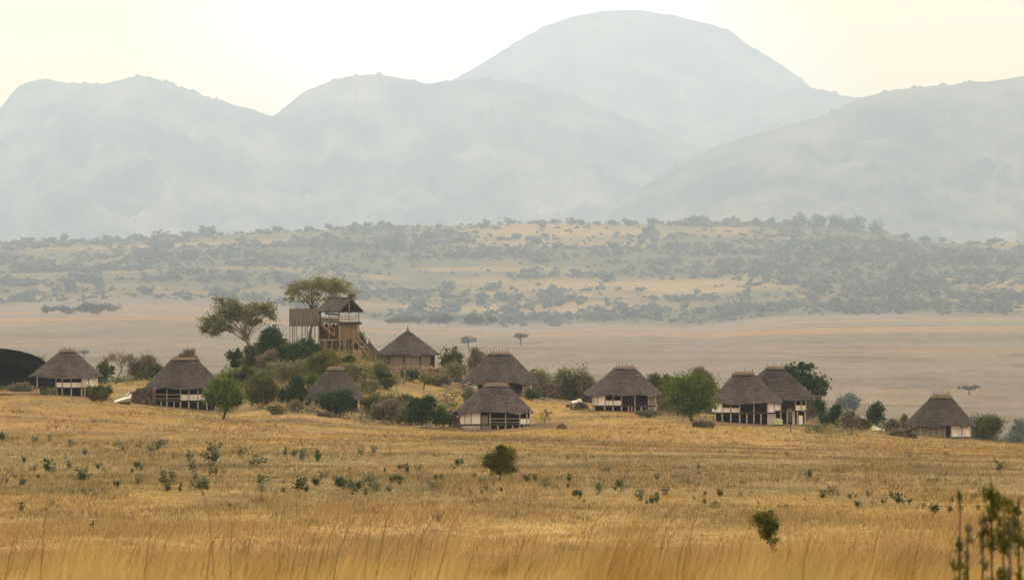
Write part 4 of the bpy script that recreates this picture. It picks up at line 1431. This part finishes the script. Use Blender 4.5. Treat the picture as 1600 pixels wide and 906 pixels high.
# boulders on the mound
rngb = np.random.RandomState(77)
for i, (lb, u, v, r) in enumerate([
    ('brown boulder under the tower lower deck', 512, 548, .9), ('dark boulder under the tower landing', 541, 552, .8),
    ('purple brown boulder among dark bushes below the board screen', 466, 558, 1.1), ('grey boulder at the foot of the tower stairs', 560, 560, .8),
    ('tall brown rock at the trunk of the leaning acacia', 396, 560, 1.0)]):
    D = find_D(u, v)
    b_ = MB()
    for k in range(3):
        b_.rock((rngb.normal() * .5, rngb.normal() * .4, .3 + .2 * k), (r, r, r * .8), rngb)
    b_ = b_.build('boulder', M['palestone' if i in (0, 3) else 'stone'])
    b_.location = at(u, D)
    tag(b_, lb, 'rock')

# ------------------------------------------------------------------ distant hillside shrubs
def shrub_mesh(seed, n=46, tree=False, leaf=.40):
    rng = np.random.RandomState(seed)
    P, Q = [], None
    k = rng.randint(3, 6)
    bl = [((rng.uniform(-.3, .3), rng.uniform(-.3, .3), .45 + rng.uniform(-.1, .25)), (rng.uniform(.24, .4),) * 2 + (rng.uniform(.25, .4),)) for _ in range(k)]
    bl.append(((0, 0, .4), (.42, .42, .4)))
    cl, P, C = crown_points(bl, n, rng, 18, .3, .3, .8)
    P[:, 2] = np.maximum(P[:, 2], .0)
    if tree:
        P[:, 2] = .35 + P[:, 2] * .8
    V, Fc = leaf_quads(P, rng, leaf, .75)
    if tree:
        tv = np.array([(-.03, 0, -.05), (.03, 0, -.05), (.03, 0, .5), (-.03, 0, .5), (0, -.03, -.05), (0, .03, -.05), (0, .03, .5), (0, -.03, .5)])
        Fc = np.concatenate([Fc, np.array([[0, 1, 2, 3], [4, 5, 6, 7]]) + len(V)])
        V = np.concatenate([V, tv])
    return V, Fc


def hillside():
    rng = np.random.RandomState(99)
    meshes = [shrub_mesh(900 + k, 60) for k in range(8)]
    data = [np_mesh('hillside_shrub', V, Fc, M['l_hill']) for V, Fc in meshes]
    small = [shrub_mesh(950 + k, 22, leaf=.56) for k in range(8)]
    cand = []
    N = 29500
    us = rng.uniform(-500, 2100, N)
    ds = rng.uniform(2950, 4560, N)
    xs = (us - CU) / F * ds
    m = fbm(xs / 210 + 8, ds / 120 + 3, 5)
    m2 = fbm(xs / 70 + 2, ds / 34 + 8, 4)
    dens = np.clip((.57 - m) * 4 + (m2 - .5) * 4.0 + .35, .03, 1)
    dens *= np.clip((ds - 2950 + 350 * (fbm(xs / 160, xs * 0 + 3, 3) - .5)) / 120, .02, 1)
    dens *= 1 - .85 * hill_clear(xs * KF, ds * KF)
    dens += np.clip((us - 1150) / 300, 0, .35) * (ds > 3100) * (ds < 4300)
    keep = rng.uniform(0, 1, N) < dens * .62
    xs, ds, us, m2 = xs[keep], ds[keep], us[keep], m2[keep]
    xs, ds = xs * KF, ds * KF
    sz = (rng.gamma(2.4, 1.25, len(xs)) + 1.4) * KF
    sz *= .8 + .5 * np.clip((m2 - .45) * 4, 0, 1)
    big = sz / ds * np.where((us > -20) & (us < 1620), 1, .01)
    order = np.argsort(-big)
    zs = gz(xs, ds)
    SV, SF, b = [], [], 0
    for r, i in enumerate(order):
        h = sz[i] * rng.uniform(.62, .95)
        k = rng.randint(8)
        rz = rng.uniform(0, 6.28)
        if r < 290:
            o = link('hillside_shrub', data[k])
            o.location = (xs[i], ds[i], zs[i] - .3)
            o.rotation_euler = (0, 0, rz)
            o.scale = (sz[i] * 1.25, sz[i] * 1.25, h)
            side = ('left of the lookout tower' if us[i] < 440 else 'between tower and upper hut columns' if us[i] < 720 else 'above the middle huts' if us[i] < 1100 else 'above the hut pair' if us[i] < 1330 else 'above the lone right hut')
            lev = 'foot' if ds[i] < 3450 * KF else 'middle slope' if ds[i] < 4000 * KF else 'upper slope'
            tag(o, f'hazy grey-green shrub on the far hill {lev}, {side}', 'shrub', f'shrubs on the far hill {lev} {side}')
        else:
            V, Fc = small[k]
            c, s = math.cos(rz), math.sin(rz)
            W = V * np.array((sz[i] * 1.25, sz[i] * 1.25, h))
            W = np.stack([W[:, 0] * c - W[:, 1] * s + xs[i], W[:, 0] * s + W[:, 1] * c + ds[i], W[:, 2] + zs[i] - .3], 1)
            SV.append(W)
            SF.append(Fc + b)
            b += len(V)
    me = np_mesh('hillside_scrub', np.concatenate(SV), np.concatenate(SF), M['l_hill'])
    tag(link('hillside_scrub', me), kind='stuff')


hillside()

SKYTREES = [
    ('pale rounded tree on the hill skyline left of the dome foot', 794, 345, 23, 17, 'pale'),
    ('dark compact tree on the hill skyline right of the pale one', 890, 345, 20, 16, 'hill'),
    ('small skyline tree between the compact tree and a low row', 908, 346, 16, 9, 'hill'),
    ('first low round tree of the skyline row', 934, 346, 18, 10, 'hill'),
    ('wide low tree in the middle of the skyline row', 958, 346, 26, 12, 'hill'),
    ('last low tree of the skyline row', 984, 346, 24, 11, 'hill'),
    ('rounded dark skyline tree standing free with a thin trunk', 1019, 347, 18, 14, 'hill'),
    ('tiny skyline tree left of the pale rounded one', 762, 347, 12, 8, 'hill'),
    ('low flat skyline bush above the orange slope', 600, 355, 30, 8, 'hill'),
    ('dark rounded skyline bush above the umbrella tree', 436, 362, 26, 12, 'hill'),
    ('low skyline bush left of the one above the umbrella tree', 405, 365, 24, 9, 'hill'),
    ('small pointed skyline tree at the left part of the ridge', 263, 370, 10, 11, 'hill'),
    ('broad dark skyline tree at the left part of the ridge', 212, 379, 28, 15, 'hill'),
    ('pale skyline tree beside the broad dark left one', 172, 379, 20, 13, 'pale'),
    ('tall dark skyline tree near the left edge', 100, 388, 18, 20, 'hill'),
    ('rounded skyline tree just left of the tall dark one', 82, 387, 16, 15, 'hill'),
    ('grey skyline bush nearest the left edge', 26, 386, 28, 11, 'hill'),
    ('lone upright skyline tree just left of the skyline thicket', 1205, 350, 12, 18, 'hill'),
    ('tallest dark tree at the left end of the skyline thicket', 1249, 354, 24, 25, 'hill'),
    ('second tree of the skyline thicket', 1277, 356, 34, 25, 'hill'),
    ('broad tree in the middle of the skyline thicket', 1308, 359, 36, 26, 'hill'),
    ('fourth tree of the skyline thicket', 1338, 362, 34, 26, 'hill'),
    ('sloping last tree of the skyline thicket', 1368, 366, 34, 22, 'hill'),
    ('low pale tree below the skyline thicket', 1326, 368, 50, 16, 'hill'),
    ('round skyline tree right of the thicket', 1415, 374, 18, 14, 'hill'),
    ('dark wide skyline bush right of the round one', 1447, 384, 30, 18, 'hill'),
    ('low skyline bush near the right edge', 1560, 376, 50, 10, 'hill'),
    ('pale low skyline bush left of the lone upright tree', 1150, 350, 44, 11, 'pale'),
    ('small low bush at the skyline left of the thicket', 1100, 349, 34, 9, 'hill'),
]
for i, (lb, u, vb_, w, h, kd) in enumerate(SKYTREES):
    D = 4440.0 * KF
    vg = float(row_of(u, D))
    h *= 1.12 if 1190 < u < 1390 else .85
    vt = vg - h * 1.0
    rs = np.random.RandomState(i + 60)
    bl = [(0, vt + h * .52, w * .40, h * .44)] + [(rs.uniform(-.3, .3) * w, vt + h * rs.uniform(.3, .8), w * .24, h * .28) for _ in range(4)]
    plant('skyline_tree', lb, 'tree', u, D, bl, kd, int(110 + w * h * 1.3), 1.9 * KF, 700 + i, trunk=(0, 0, vt + h * .7), ncl=int(14 + w * h / 18), hollow=.15, spread=.28, trunk_w=1.6, tips=6)

# bush lines on the plain at the foot of the far hill
for i, (lb, u, vb_, w, h) in enumerate([
    ('long blue-grey bush strip on the plain right of the tower', 690, 505, 120, 17), ('grey bush clump at the right end of the plain strip', 755, 506, 44, 16),
    ('blue-grey bush clump on the plain at left', 155, 487, 76, 20), ('low grey bush strip left of the plain clump', 100, 489, 74, 14),
    ('small grey clump on the plain strip left end', 622, 504, 44, 11)]):
    rs = np.random.RandomState(i)
    D = find_D(u, vb_, lo=1700, hi=4500)
    bl = [(rs.uniform(-.42, .42) * w, vb_ - h * rs.uniform(.2, .55), w * rs.uniform(.1, .18), h * rs.uniform(.3, .45)) for _ in range(9)]
    plant('plain_bush', lb, 'bush', u, D, bl, 'hill', int(w * h * 1.6), 2.3, 800 + i, ncl=70, hollow=.1, spread=.3, stems=6)

# ------------------------------------------------------------------ field weeds
def weed_mesh(seed, n, name):
    rng = np.random.RandomState(seed)
    P = []
    k = rng.randint(3, 6)
    mb = []
    V, Fc, b = [], [], 0
    for j in range(k):
        tip = np.array((rng.normal() * .22, rng.normal() * .22, rng.uniform(.5, 1.0)))
        ts = rng.uniform(.3, 1.0, n // k)
        p = tip[None] * ts[:, None] + rng.normal(size=(n // k, 3)) * np.array((.10, .10, .08))
        P.append(p)
        q0 = np.array((rng.normal() * .04, rng.normal() * .04, -.06))
        w = .016
        sv = np.array([q0 + (-w, 0, 0), q0 + (w, 0, 0), tip + (w * .4, 0, 0), tip - (w * .4, 0, 0)])
        V.append(sv)
        Fc.append(np.array([[0, 1, 2, 3]]) + b)
        b += 4
    P = np.concatenate(P)
    P[:, 2] = np.maximum(P[:, 2], .02)
    v, f = leaf_quads(P, rng, .16, .55)
    V.append(v)
    Fc.append(f + b)
    return np.concatenate(V), np.concatenate(Fc)


WM = {}
for kd in ('weed', 'greyweed'):
    WM[kd] = [np_mesh('field_weed', *weed_mesh(60 + j, 130 if kd == 'weed' else 90, kd), M['l_' + kd]) for j in range(7)]
W1 = [(20, 150, 50, 0), (115, 250, 35, 0), (160, 290, 30, 0), (235, 300, 62, 0), (210, 250, 25, 0), (180, 325, 30, 0), (140, 325, 15, 0), (95, 360, 38, 0), (400, 345, 68, 0), (320, 275, 35, 1), (400, 215, 35, 0), (465, 280, 36, 0),
      (580, 195, 26, 0), (560, 180, 34, 1), (640, 280, 45, 0), (665, 285, 40, 1), (555, 370, 46, 0), (648, 355, 50, 1), (705, 200, 36, 0), (740, 192, 42, 0), (765, 180, 45, 1), (330, 185, 38, 1), (780, 360, 75, 1), (810, 350, 70, 1), (790, 385, 50, 0), (848, 385, 40, 0),
      (895, 240, 55, 1), (900, 285, 45, 0), (915, 345, 60, 1), (945, 385, 50, 0), (925, 380, 60, 1), (960, 375, 60, 1), (1003, 230, 90, 1), (1010, 260, 70, 0), (998, 280, 45, 1), (1018, 312, 44, 0), (1050, 300, 25, 1), (815, 230, 25, 0), (955, 220, 14, 0), (1140, 225, 60, 1), (1160, 200, 25, 1),
      (1185, 272, 46, 0), (1220, 268, 55, 1), (1250, 255, 25, 0), (1345, 218, 40, 0), (1380, 222, 38, 0), (1430, 238, 72, 1), (1495, 245, 55, 0), (1340, 395, 28, 0), (1397, 390, 80, 0), (1440, 390, 42, 0), (1490, 362, 60, 0), (1520, 330, 40, 1), (1230, 360, 62, 1), (1235, 395, 50, 1),
      (95, 488, 52, 0), (160, 160, 40, 1), (310, 235, 30, 1), (65, 150, 30, 1), (235, 140, 26, 1), (30, 350, 35, 1), (500, 300, 40, 1), (1145, 695, 70, 1), (345, 400, 25, 1), (425, 390, 25, 1), (265, 92, 14, 0), (318, 86, 14, 0), (350, 92, 10, 0), (170, 82, 8, 0), (250, 450, 25, 1), (1080, 460, 30, 0), (330, 275, 30, 1)]
W2 = [(5, 375, 60, 1), (25, 375, 70, 0), (40, 360, 50, 1), (90, 390, 68, 0), (65, 402, 20, 0), (125, 408, 34, 0), (148, 360, 60, 1), (160, 390, 60, 1), (180, 380, 45, 1), (245, 348, 42, 0), (290, 345, 45, 0), (270, 340, 40, 0), (212, 295, 25, 0), (285, 290, 38, 0), (320, 300, 44, 0), (380, 295, 38, 1),
      (455, 340, 38, 0), (435, 378, 46, 1), (560, 265, 46, 0), (540, 288, 30, 1), (580, 258, 30, 1), (698, 385, 40, 0), (680, 352, 36, 1), (770, 390, 28, 0), (618, 398, 26, 0), (570, 390, 30, 1), (610, 375, 22, 1), (888, 342, 42, 0), (922, 342, 38, 0), (970, 372, 38, 1), (1078, 370, 26, 0), (1090, 345, 44, 0),
      (1102, 412, 38, 0), (1135, 418, 52, 0), (1155, 440, 24, 1), (1222, 380, 40, 0), (1230, 395, 50, 1), (1225, 335, 20, 1), (1318, 368, 50, 0), (1330, 385, 50, 1), (1418, 430, 66, 1), (1478, 448, 40, 0), (1500, 446, 52, 0), (1450, 448, 26, 0), (1535, 410, 60, 1), (1505, 332, 34, 0), (46, 288, 18, 0), (100, 215, 38, 1),
      (165, 208, 42, 1), (45, 165, 20, 1), (235, 390, 40, 1), (1010, 372, 24, 1), (1245, 265, 14, 0), (1270, 300, 34, 1), (1165, 240, 22, 1), (895, 218, 14, 0), (1075, 236, 22, 1), (680, 340, 30, 1)]
W3 = [(90, 278, 28, 0), (93, 300, 20, 1), (590, 320, 30, 1), (604, 320, 44, 0), (195, 402, 44, 0), (170, 445, 30, 0), (122, 440, 30, 0), (95, 356, 20, 0), (70, 380, 26, 1), (75, 420, 24, 1), (122, 395, 24, 0), (662, 415, 44, 0), (680, 400, 40, 1), (712, 400, 50, 1), (698, 372, 22, 0), (795, 412, 28, 0), (830, 455, 42, 0), (820, 408, 18, 0),
      (876, 406, 32, 1), (985, 408, 30, 0), (945, 440, 34, 0), (895, 442, 22, 1), (915, 440, 16, 1), (1025, 442, 54, 0), (1070, 440, 40, 0), (1040, 440, 30, 1), (1130, 458, 26, 1), (1180, 486, 60, 0), (1255, 480, 40, 0), (1270, 430, 24, 0), (1365, 420, 40, 0), (1380, 468, 30, 0), (1205, 335, 28, 1), (1180, 338, 20, 1), (1160, 335, 20, 0),
      (1240, 330, 18, 0), (1372, 346, 18, 0), (1340, 338, 22, 1), (570, 520, 18, 0), (810, 648, 40, 1), (1215, 552, 20, 0), (920, 606, 18, 0), (290, 402, 22, 1), (370, 440, 20, 1), (495, 448, 16, 0), (760, 330, 22, 1), (850, 265, 14, 0), (505, 222, 24, 1), (875, 178, 10, 0), (1235, 178, 18, 0), (1490, 290, 60, 1), (1510, 418, 18, 0), (1420, 425, 22, 0), (585, 418, 14, 0), (1030, 775, 40, 0), (1125, 655, 24, 1)]
rw = np.random.RandomState(15)
for lst in (W1, W2, W3):
    for (zx, zy, zh, g) in list(lst):
        if 100 < zy < 480 and rw.rand() < .55:
            lst.append((zx + rw.normal() * 26, zy + rw.normal() * 10, zh * rw.uniform(.4, .8), int(rw.rand() < .7)))
for (off, sc, lst) in ((0, 3.019, W1), (530, 3.019, W2), (1060, 2.963, W3)):
    for (zx, zy, zh, g) in lst:
        u, v, h = off + zx / sc, 640 + zy / sc, zh / sc
        D = find_D(u, v, lo=60, hi=470)
        s = D / F
        kd = 'greyweed' if g else 'weed'
        o = link('field_weed', WM[kd][rw.randint(7)])
        o.location = at(u, D)
        o.rotation_euler = (0, 0, rw.uniform(0, 6.28))
        k = h * s
        o.scale = (k * rw.uniform(1.0, 1.6), k * rw.uniform(1.0, 1.6), k * 1.12)
        where = ('at the left end' if u < 150 else 'below the second hut' if u < 370 else 'between second hut and olive bush' if u < 760
                 else 'right of the lone olive bush' if u < 1130 else 'below the hut pair' if u < 1400 else 'near the right corner')
        far_ = 'farther' if v < 715 else 'nearer' if v > 765 else 'middle'
        kn = 'wispy pale' if g else 'dark leafy'
        tag(o, f'{kn} weed, {far_} field row, {where}', 'plant', f'{kn} weeds, {far_} field row, {where}')

# dead stump-like stem with dark tuft at left
plant('dry_stalk', 'dark tuft with a dead upright stem in the left field', 'plant', 142, find_D(142, 835, lo=80, hi=300),
      [(0, 831, 11, 4), (3, 815, 4, 9)], 'weed', 160, .07, 61, trunk=(2, 4, 812), ncl=14, trunk_w=2, tips=5)

# ------------------------------------------------------------------ tall blurred plants near the camera, right corner
def tall_weed(label, u, vt, D, heads, seed, kind='yellow', lean=0.0):
    rng = np.random.RandomState(seed)
    s = D / F
    o = at(u, D)
    root = empty('tall_weed', o, label, 'plant')
    zr = lambda v: (CV - v) * s - o.z
    H = zr(vt)
    MB().tube([(0, 0, -.1), (lean * .4 * s, 0.01, H * .5), (lean * s, 0, H)], [.011, .009, .004], 5).build('stem', M['bark'], root, True)
    P = []
    for (v0, v1, du, w, n) in heads:
        k = max(4, n // 14)
        cz = rng.uniform(zr(v1), zr(v0), k)
        cx = rng.normal(size=k) * w * s * .62
        ci = rng.randint(0, k, n)
        z = cz[ci] + rng.normal(size=n) * 5.0 * s
        x = du * s + cx[ci] + rng.normal(size=n) * 2.2 * s + lean * s * z / H
        P.append(np.stack([x, rng.normal(size=n) * w * s * .5, z], 1))
    P = np.concatenate(P)
    d = rng.normal(size=P.shape) * .5 + np.array((0, 0, 1.0))
    V, Fc = leaf_quads(P, rng, .045, .35, d)
    tag(link('leaf', np_mesh('leaf', V, Fc, M['l_' + kind]), root), kind='stuff')


tall_weed('tallest blurred yellow-green plant with dense leafy head near the right corner', 1550, 756, 27, [(760, 775, 0, 4, 40), (770, 818, 2, 13, 360), (806, 836, -10, 9, 50), (818, 860, 0, 6, 60), (860, 912, -3, 6, 50)], 1, 'stalk')
tall_weed('blurred dark-leaved plant at the far right corner', 1592, 772, 27, [(774, 800, -14, 7, 60), (786, 822, -2, 10, 110), (806, 850, 0, 11, 190), (850, 905, -4, 7, 50)], 2, 'stalk')
tall_weed('blurred plant with a dark leaf clump low between the corner pair', 1568, 792, 26, [(830, 858, 2, 12, 190), (795, 830, 3, 4, 30), (858, 910, -3, 6, 50)], 3, 'stalk')
tall_weed('thin tall blurred stalk standing left of the corner plants', 1500, 770, 27, [(774, 812, 0, 3, 30), (845, 862, 0, 4, 50), (858, 906, -2, 6, 50), (890, 916, 2, 9, 70)], 4, 'stalk')
tall_weed('short blurred stalk beside the thin tall one', 1512, 818, 27, [(822, 850, 0, 4, 50), (850, 906, 0, 3, 30)], 5, 'dry')
tall_weed('leafless brown blurred stalk left of the tallest corner plant', 1536, 800, 27, [(806, 850, 0, 3, 40), (850, 912, 0, 4, 50)], 6, 'dry')
tall_weed('leafless brown blurred stalk between the tallest plant and the corner', 1578, 806, 26, [(810, 860, 0, 3, 40), (860, 912, 0, 4, 50)], 7, 'dry')

# ------------------------------------------------------------------ grass
def blades(X, Y, H, Wd, lean, rng, bend=True):
    n = len(X)
    Z = gz(X, Y)
    B = np.stack([X, Y, Z - .03], 1)
    an = rng.uniform(0, 6.28, n)
    side = np.stack([np.cos(an), np.sin(an) * .5, np.zeros(n)], 1) * Wd[:, None]
    tip = B + np.stack([lean, rng.normal(size=n) * H * .15, H], 1)
    if not bend:
        V = np.stack([B - side, B + side, tip], 1).reshape(-1, 3)
        return V, np.arange(n * 3).reshape(n, 3)
    mid = B + np.stack([lean * .35, (tip - B)[:, 1] * .4, H * .58], 1)
    V = np.stack([B - side, B + side, mid + side * .7, tip, mid - side * .7], 1).reshape(-1, 3)
    b = np.arange(n)[:, None] * 5
    return V, np.concatenate([b + np.array([[0, 1, 2]]), b + np.array([[0, 2, 4]]), b + np.array([[4, 2, 3]])])


def make_grass():
    rng = np.random.RandomState(3)
    # field grass from 60 m to the hut ridge, thinner with distance
    n = 82000
    D = 62 * (620 / 62) ** (rng.uniform(0, 1, n) ** .8)
    U = rng.uniform(-90, 1690, n)
    X = (U - CU) / F * np.maximum(D, 62)
    k = 4
    X = np.repeat(X, k) + rng.normal(size=n * k) * .12
    Y = np.repeat(D, k) + rng.normal(size=n * k) * .12
    n *= k
    pat = fbm(X / 5 + 3, Y / 14, 3)
    H = (.10 + .26 * np.clip((pat - .3) * 2.2, 0, 1)) * rng.uniform(.5, 1.3, n) * np.where(Y < 170, 1.0 + .8 * np.clip((fbm(X / 3 + 7, Y / 12, 3) - .45) * 4, 0, 1) * np.clip((170 - Y) / 60, 0, 1), 1)
    H *= np.where(Y > 470, .8, 1)
    V, Fc = blades(X, Y, H, .008 + .00006 * Y, H * rng.normal(.15, .4, n), rng, bend=False)
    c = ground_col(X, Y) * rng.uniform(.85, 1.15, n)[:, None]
    spot = np.clip((fbm(X / .9 + 5, Y / 5 + 3, 3) - .66) * 9, 0, .75) * (Y > 150)
    c = lerp(c, np.broadcast_to(SOIL * .45, c.shape), spot)
    me = np_mesh('grass', V, Fc, M['grass'], col=np.repeat(c, 3, 0))
    tag(link('grass', me), kind='stuff')
    # tall golden grass close to the camera
    n = 112000
    D = rng.uniform(30, 78, n)
    U = rng.uniform(-200, 1800, n)
    X = (U - CU) / F * D
    t = fbm(X / .7 + 5, D / 5, 3)
    t2 = fbm(X / .8 + 15, D / 5, 3)
    H = (.18 + .72 * np.clip((t - .42) * 2.6, 0, 1) ** 1.3 + .22 * np.clip((t2 - .52) * 4, 0, 1)) * rng.uniform(.15, 1.1, n)
    H *= np.clip(1.1 - (D - 29) / 42, .28, 1) * (1 - .62 * np.exp(-((U - 1206) / 30) ** 2) * np.clip((D - 34) / 14, 0, 1))
    A, B_ = np.array((.45, .33, .13)), np.array((.20, .115, .030))
    c = lerp(np.broadcast_to(A, (n, 3)), np.broadcast_to(B_, (n, 3)), np.clip((t2 - .50) * 5, 0, 1) * rng.uniform(.2, 1, n))
    g = np.clip((fbm(X / 2 + 40, D / 8, 2) - .62) * 6, 0, .7)
    c = lerp(c, np.broadcast_to(np.array((.17, .15, .04)), (n, 3)), g)
    st = rng.uniform(0, 1, n) < .0022        # scattered taller bare stalks
    H[st] = rng.uniform(.75, 1.15, st.sum())
    c[st] = np.array((.17, .105, .04)) * rng.uniform(.6, 1.2, st.sum())[:, None]
    Wd = np.where(st, .0055, rng.uniform(.0018, .0042, n))
    V, Fc = blades(X, D, H, Wd, H * rng.normal(.34, .17, n), rng)
    me = np_mesh('tall_grass', V, Fc, M['grass'], col=np.repeat(c, 5, 0))
    tag(link('tall_grass', me), kind='stuff')


make_grass()
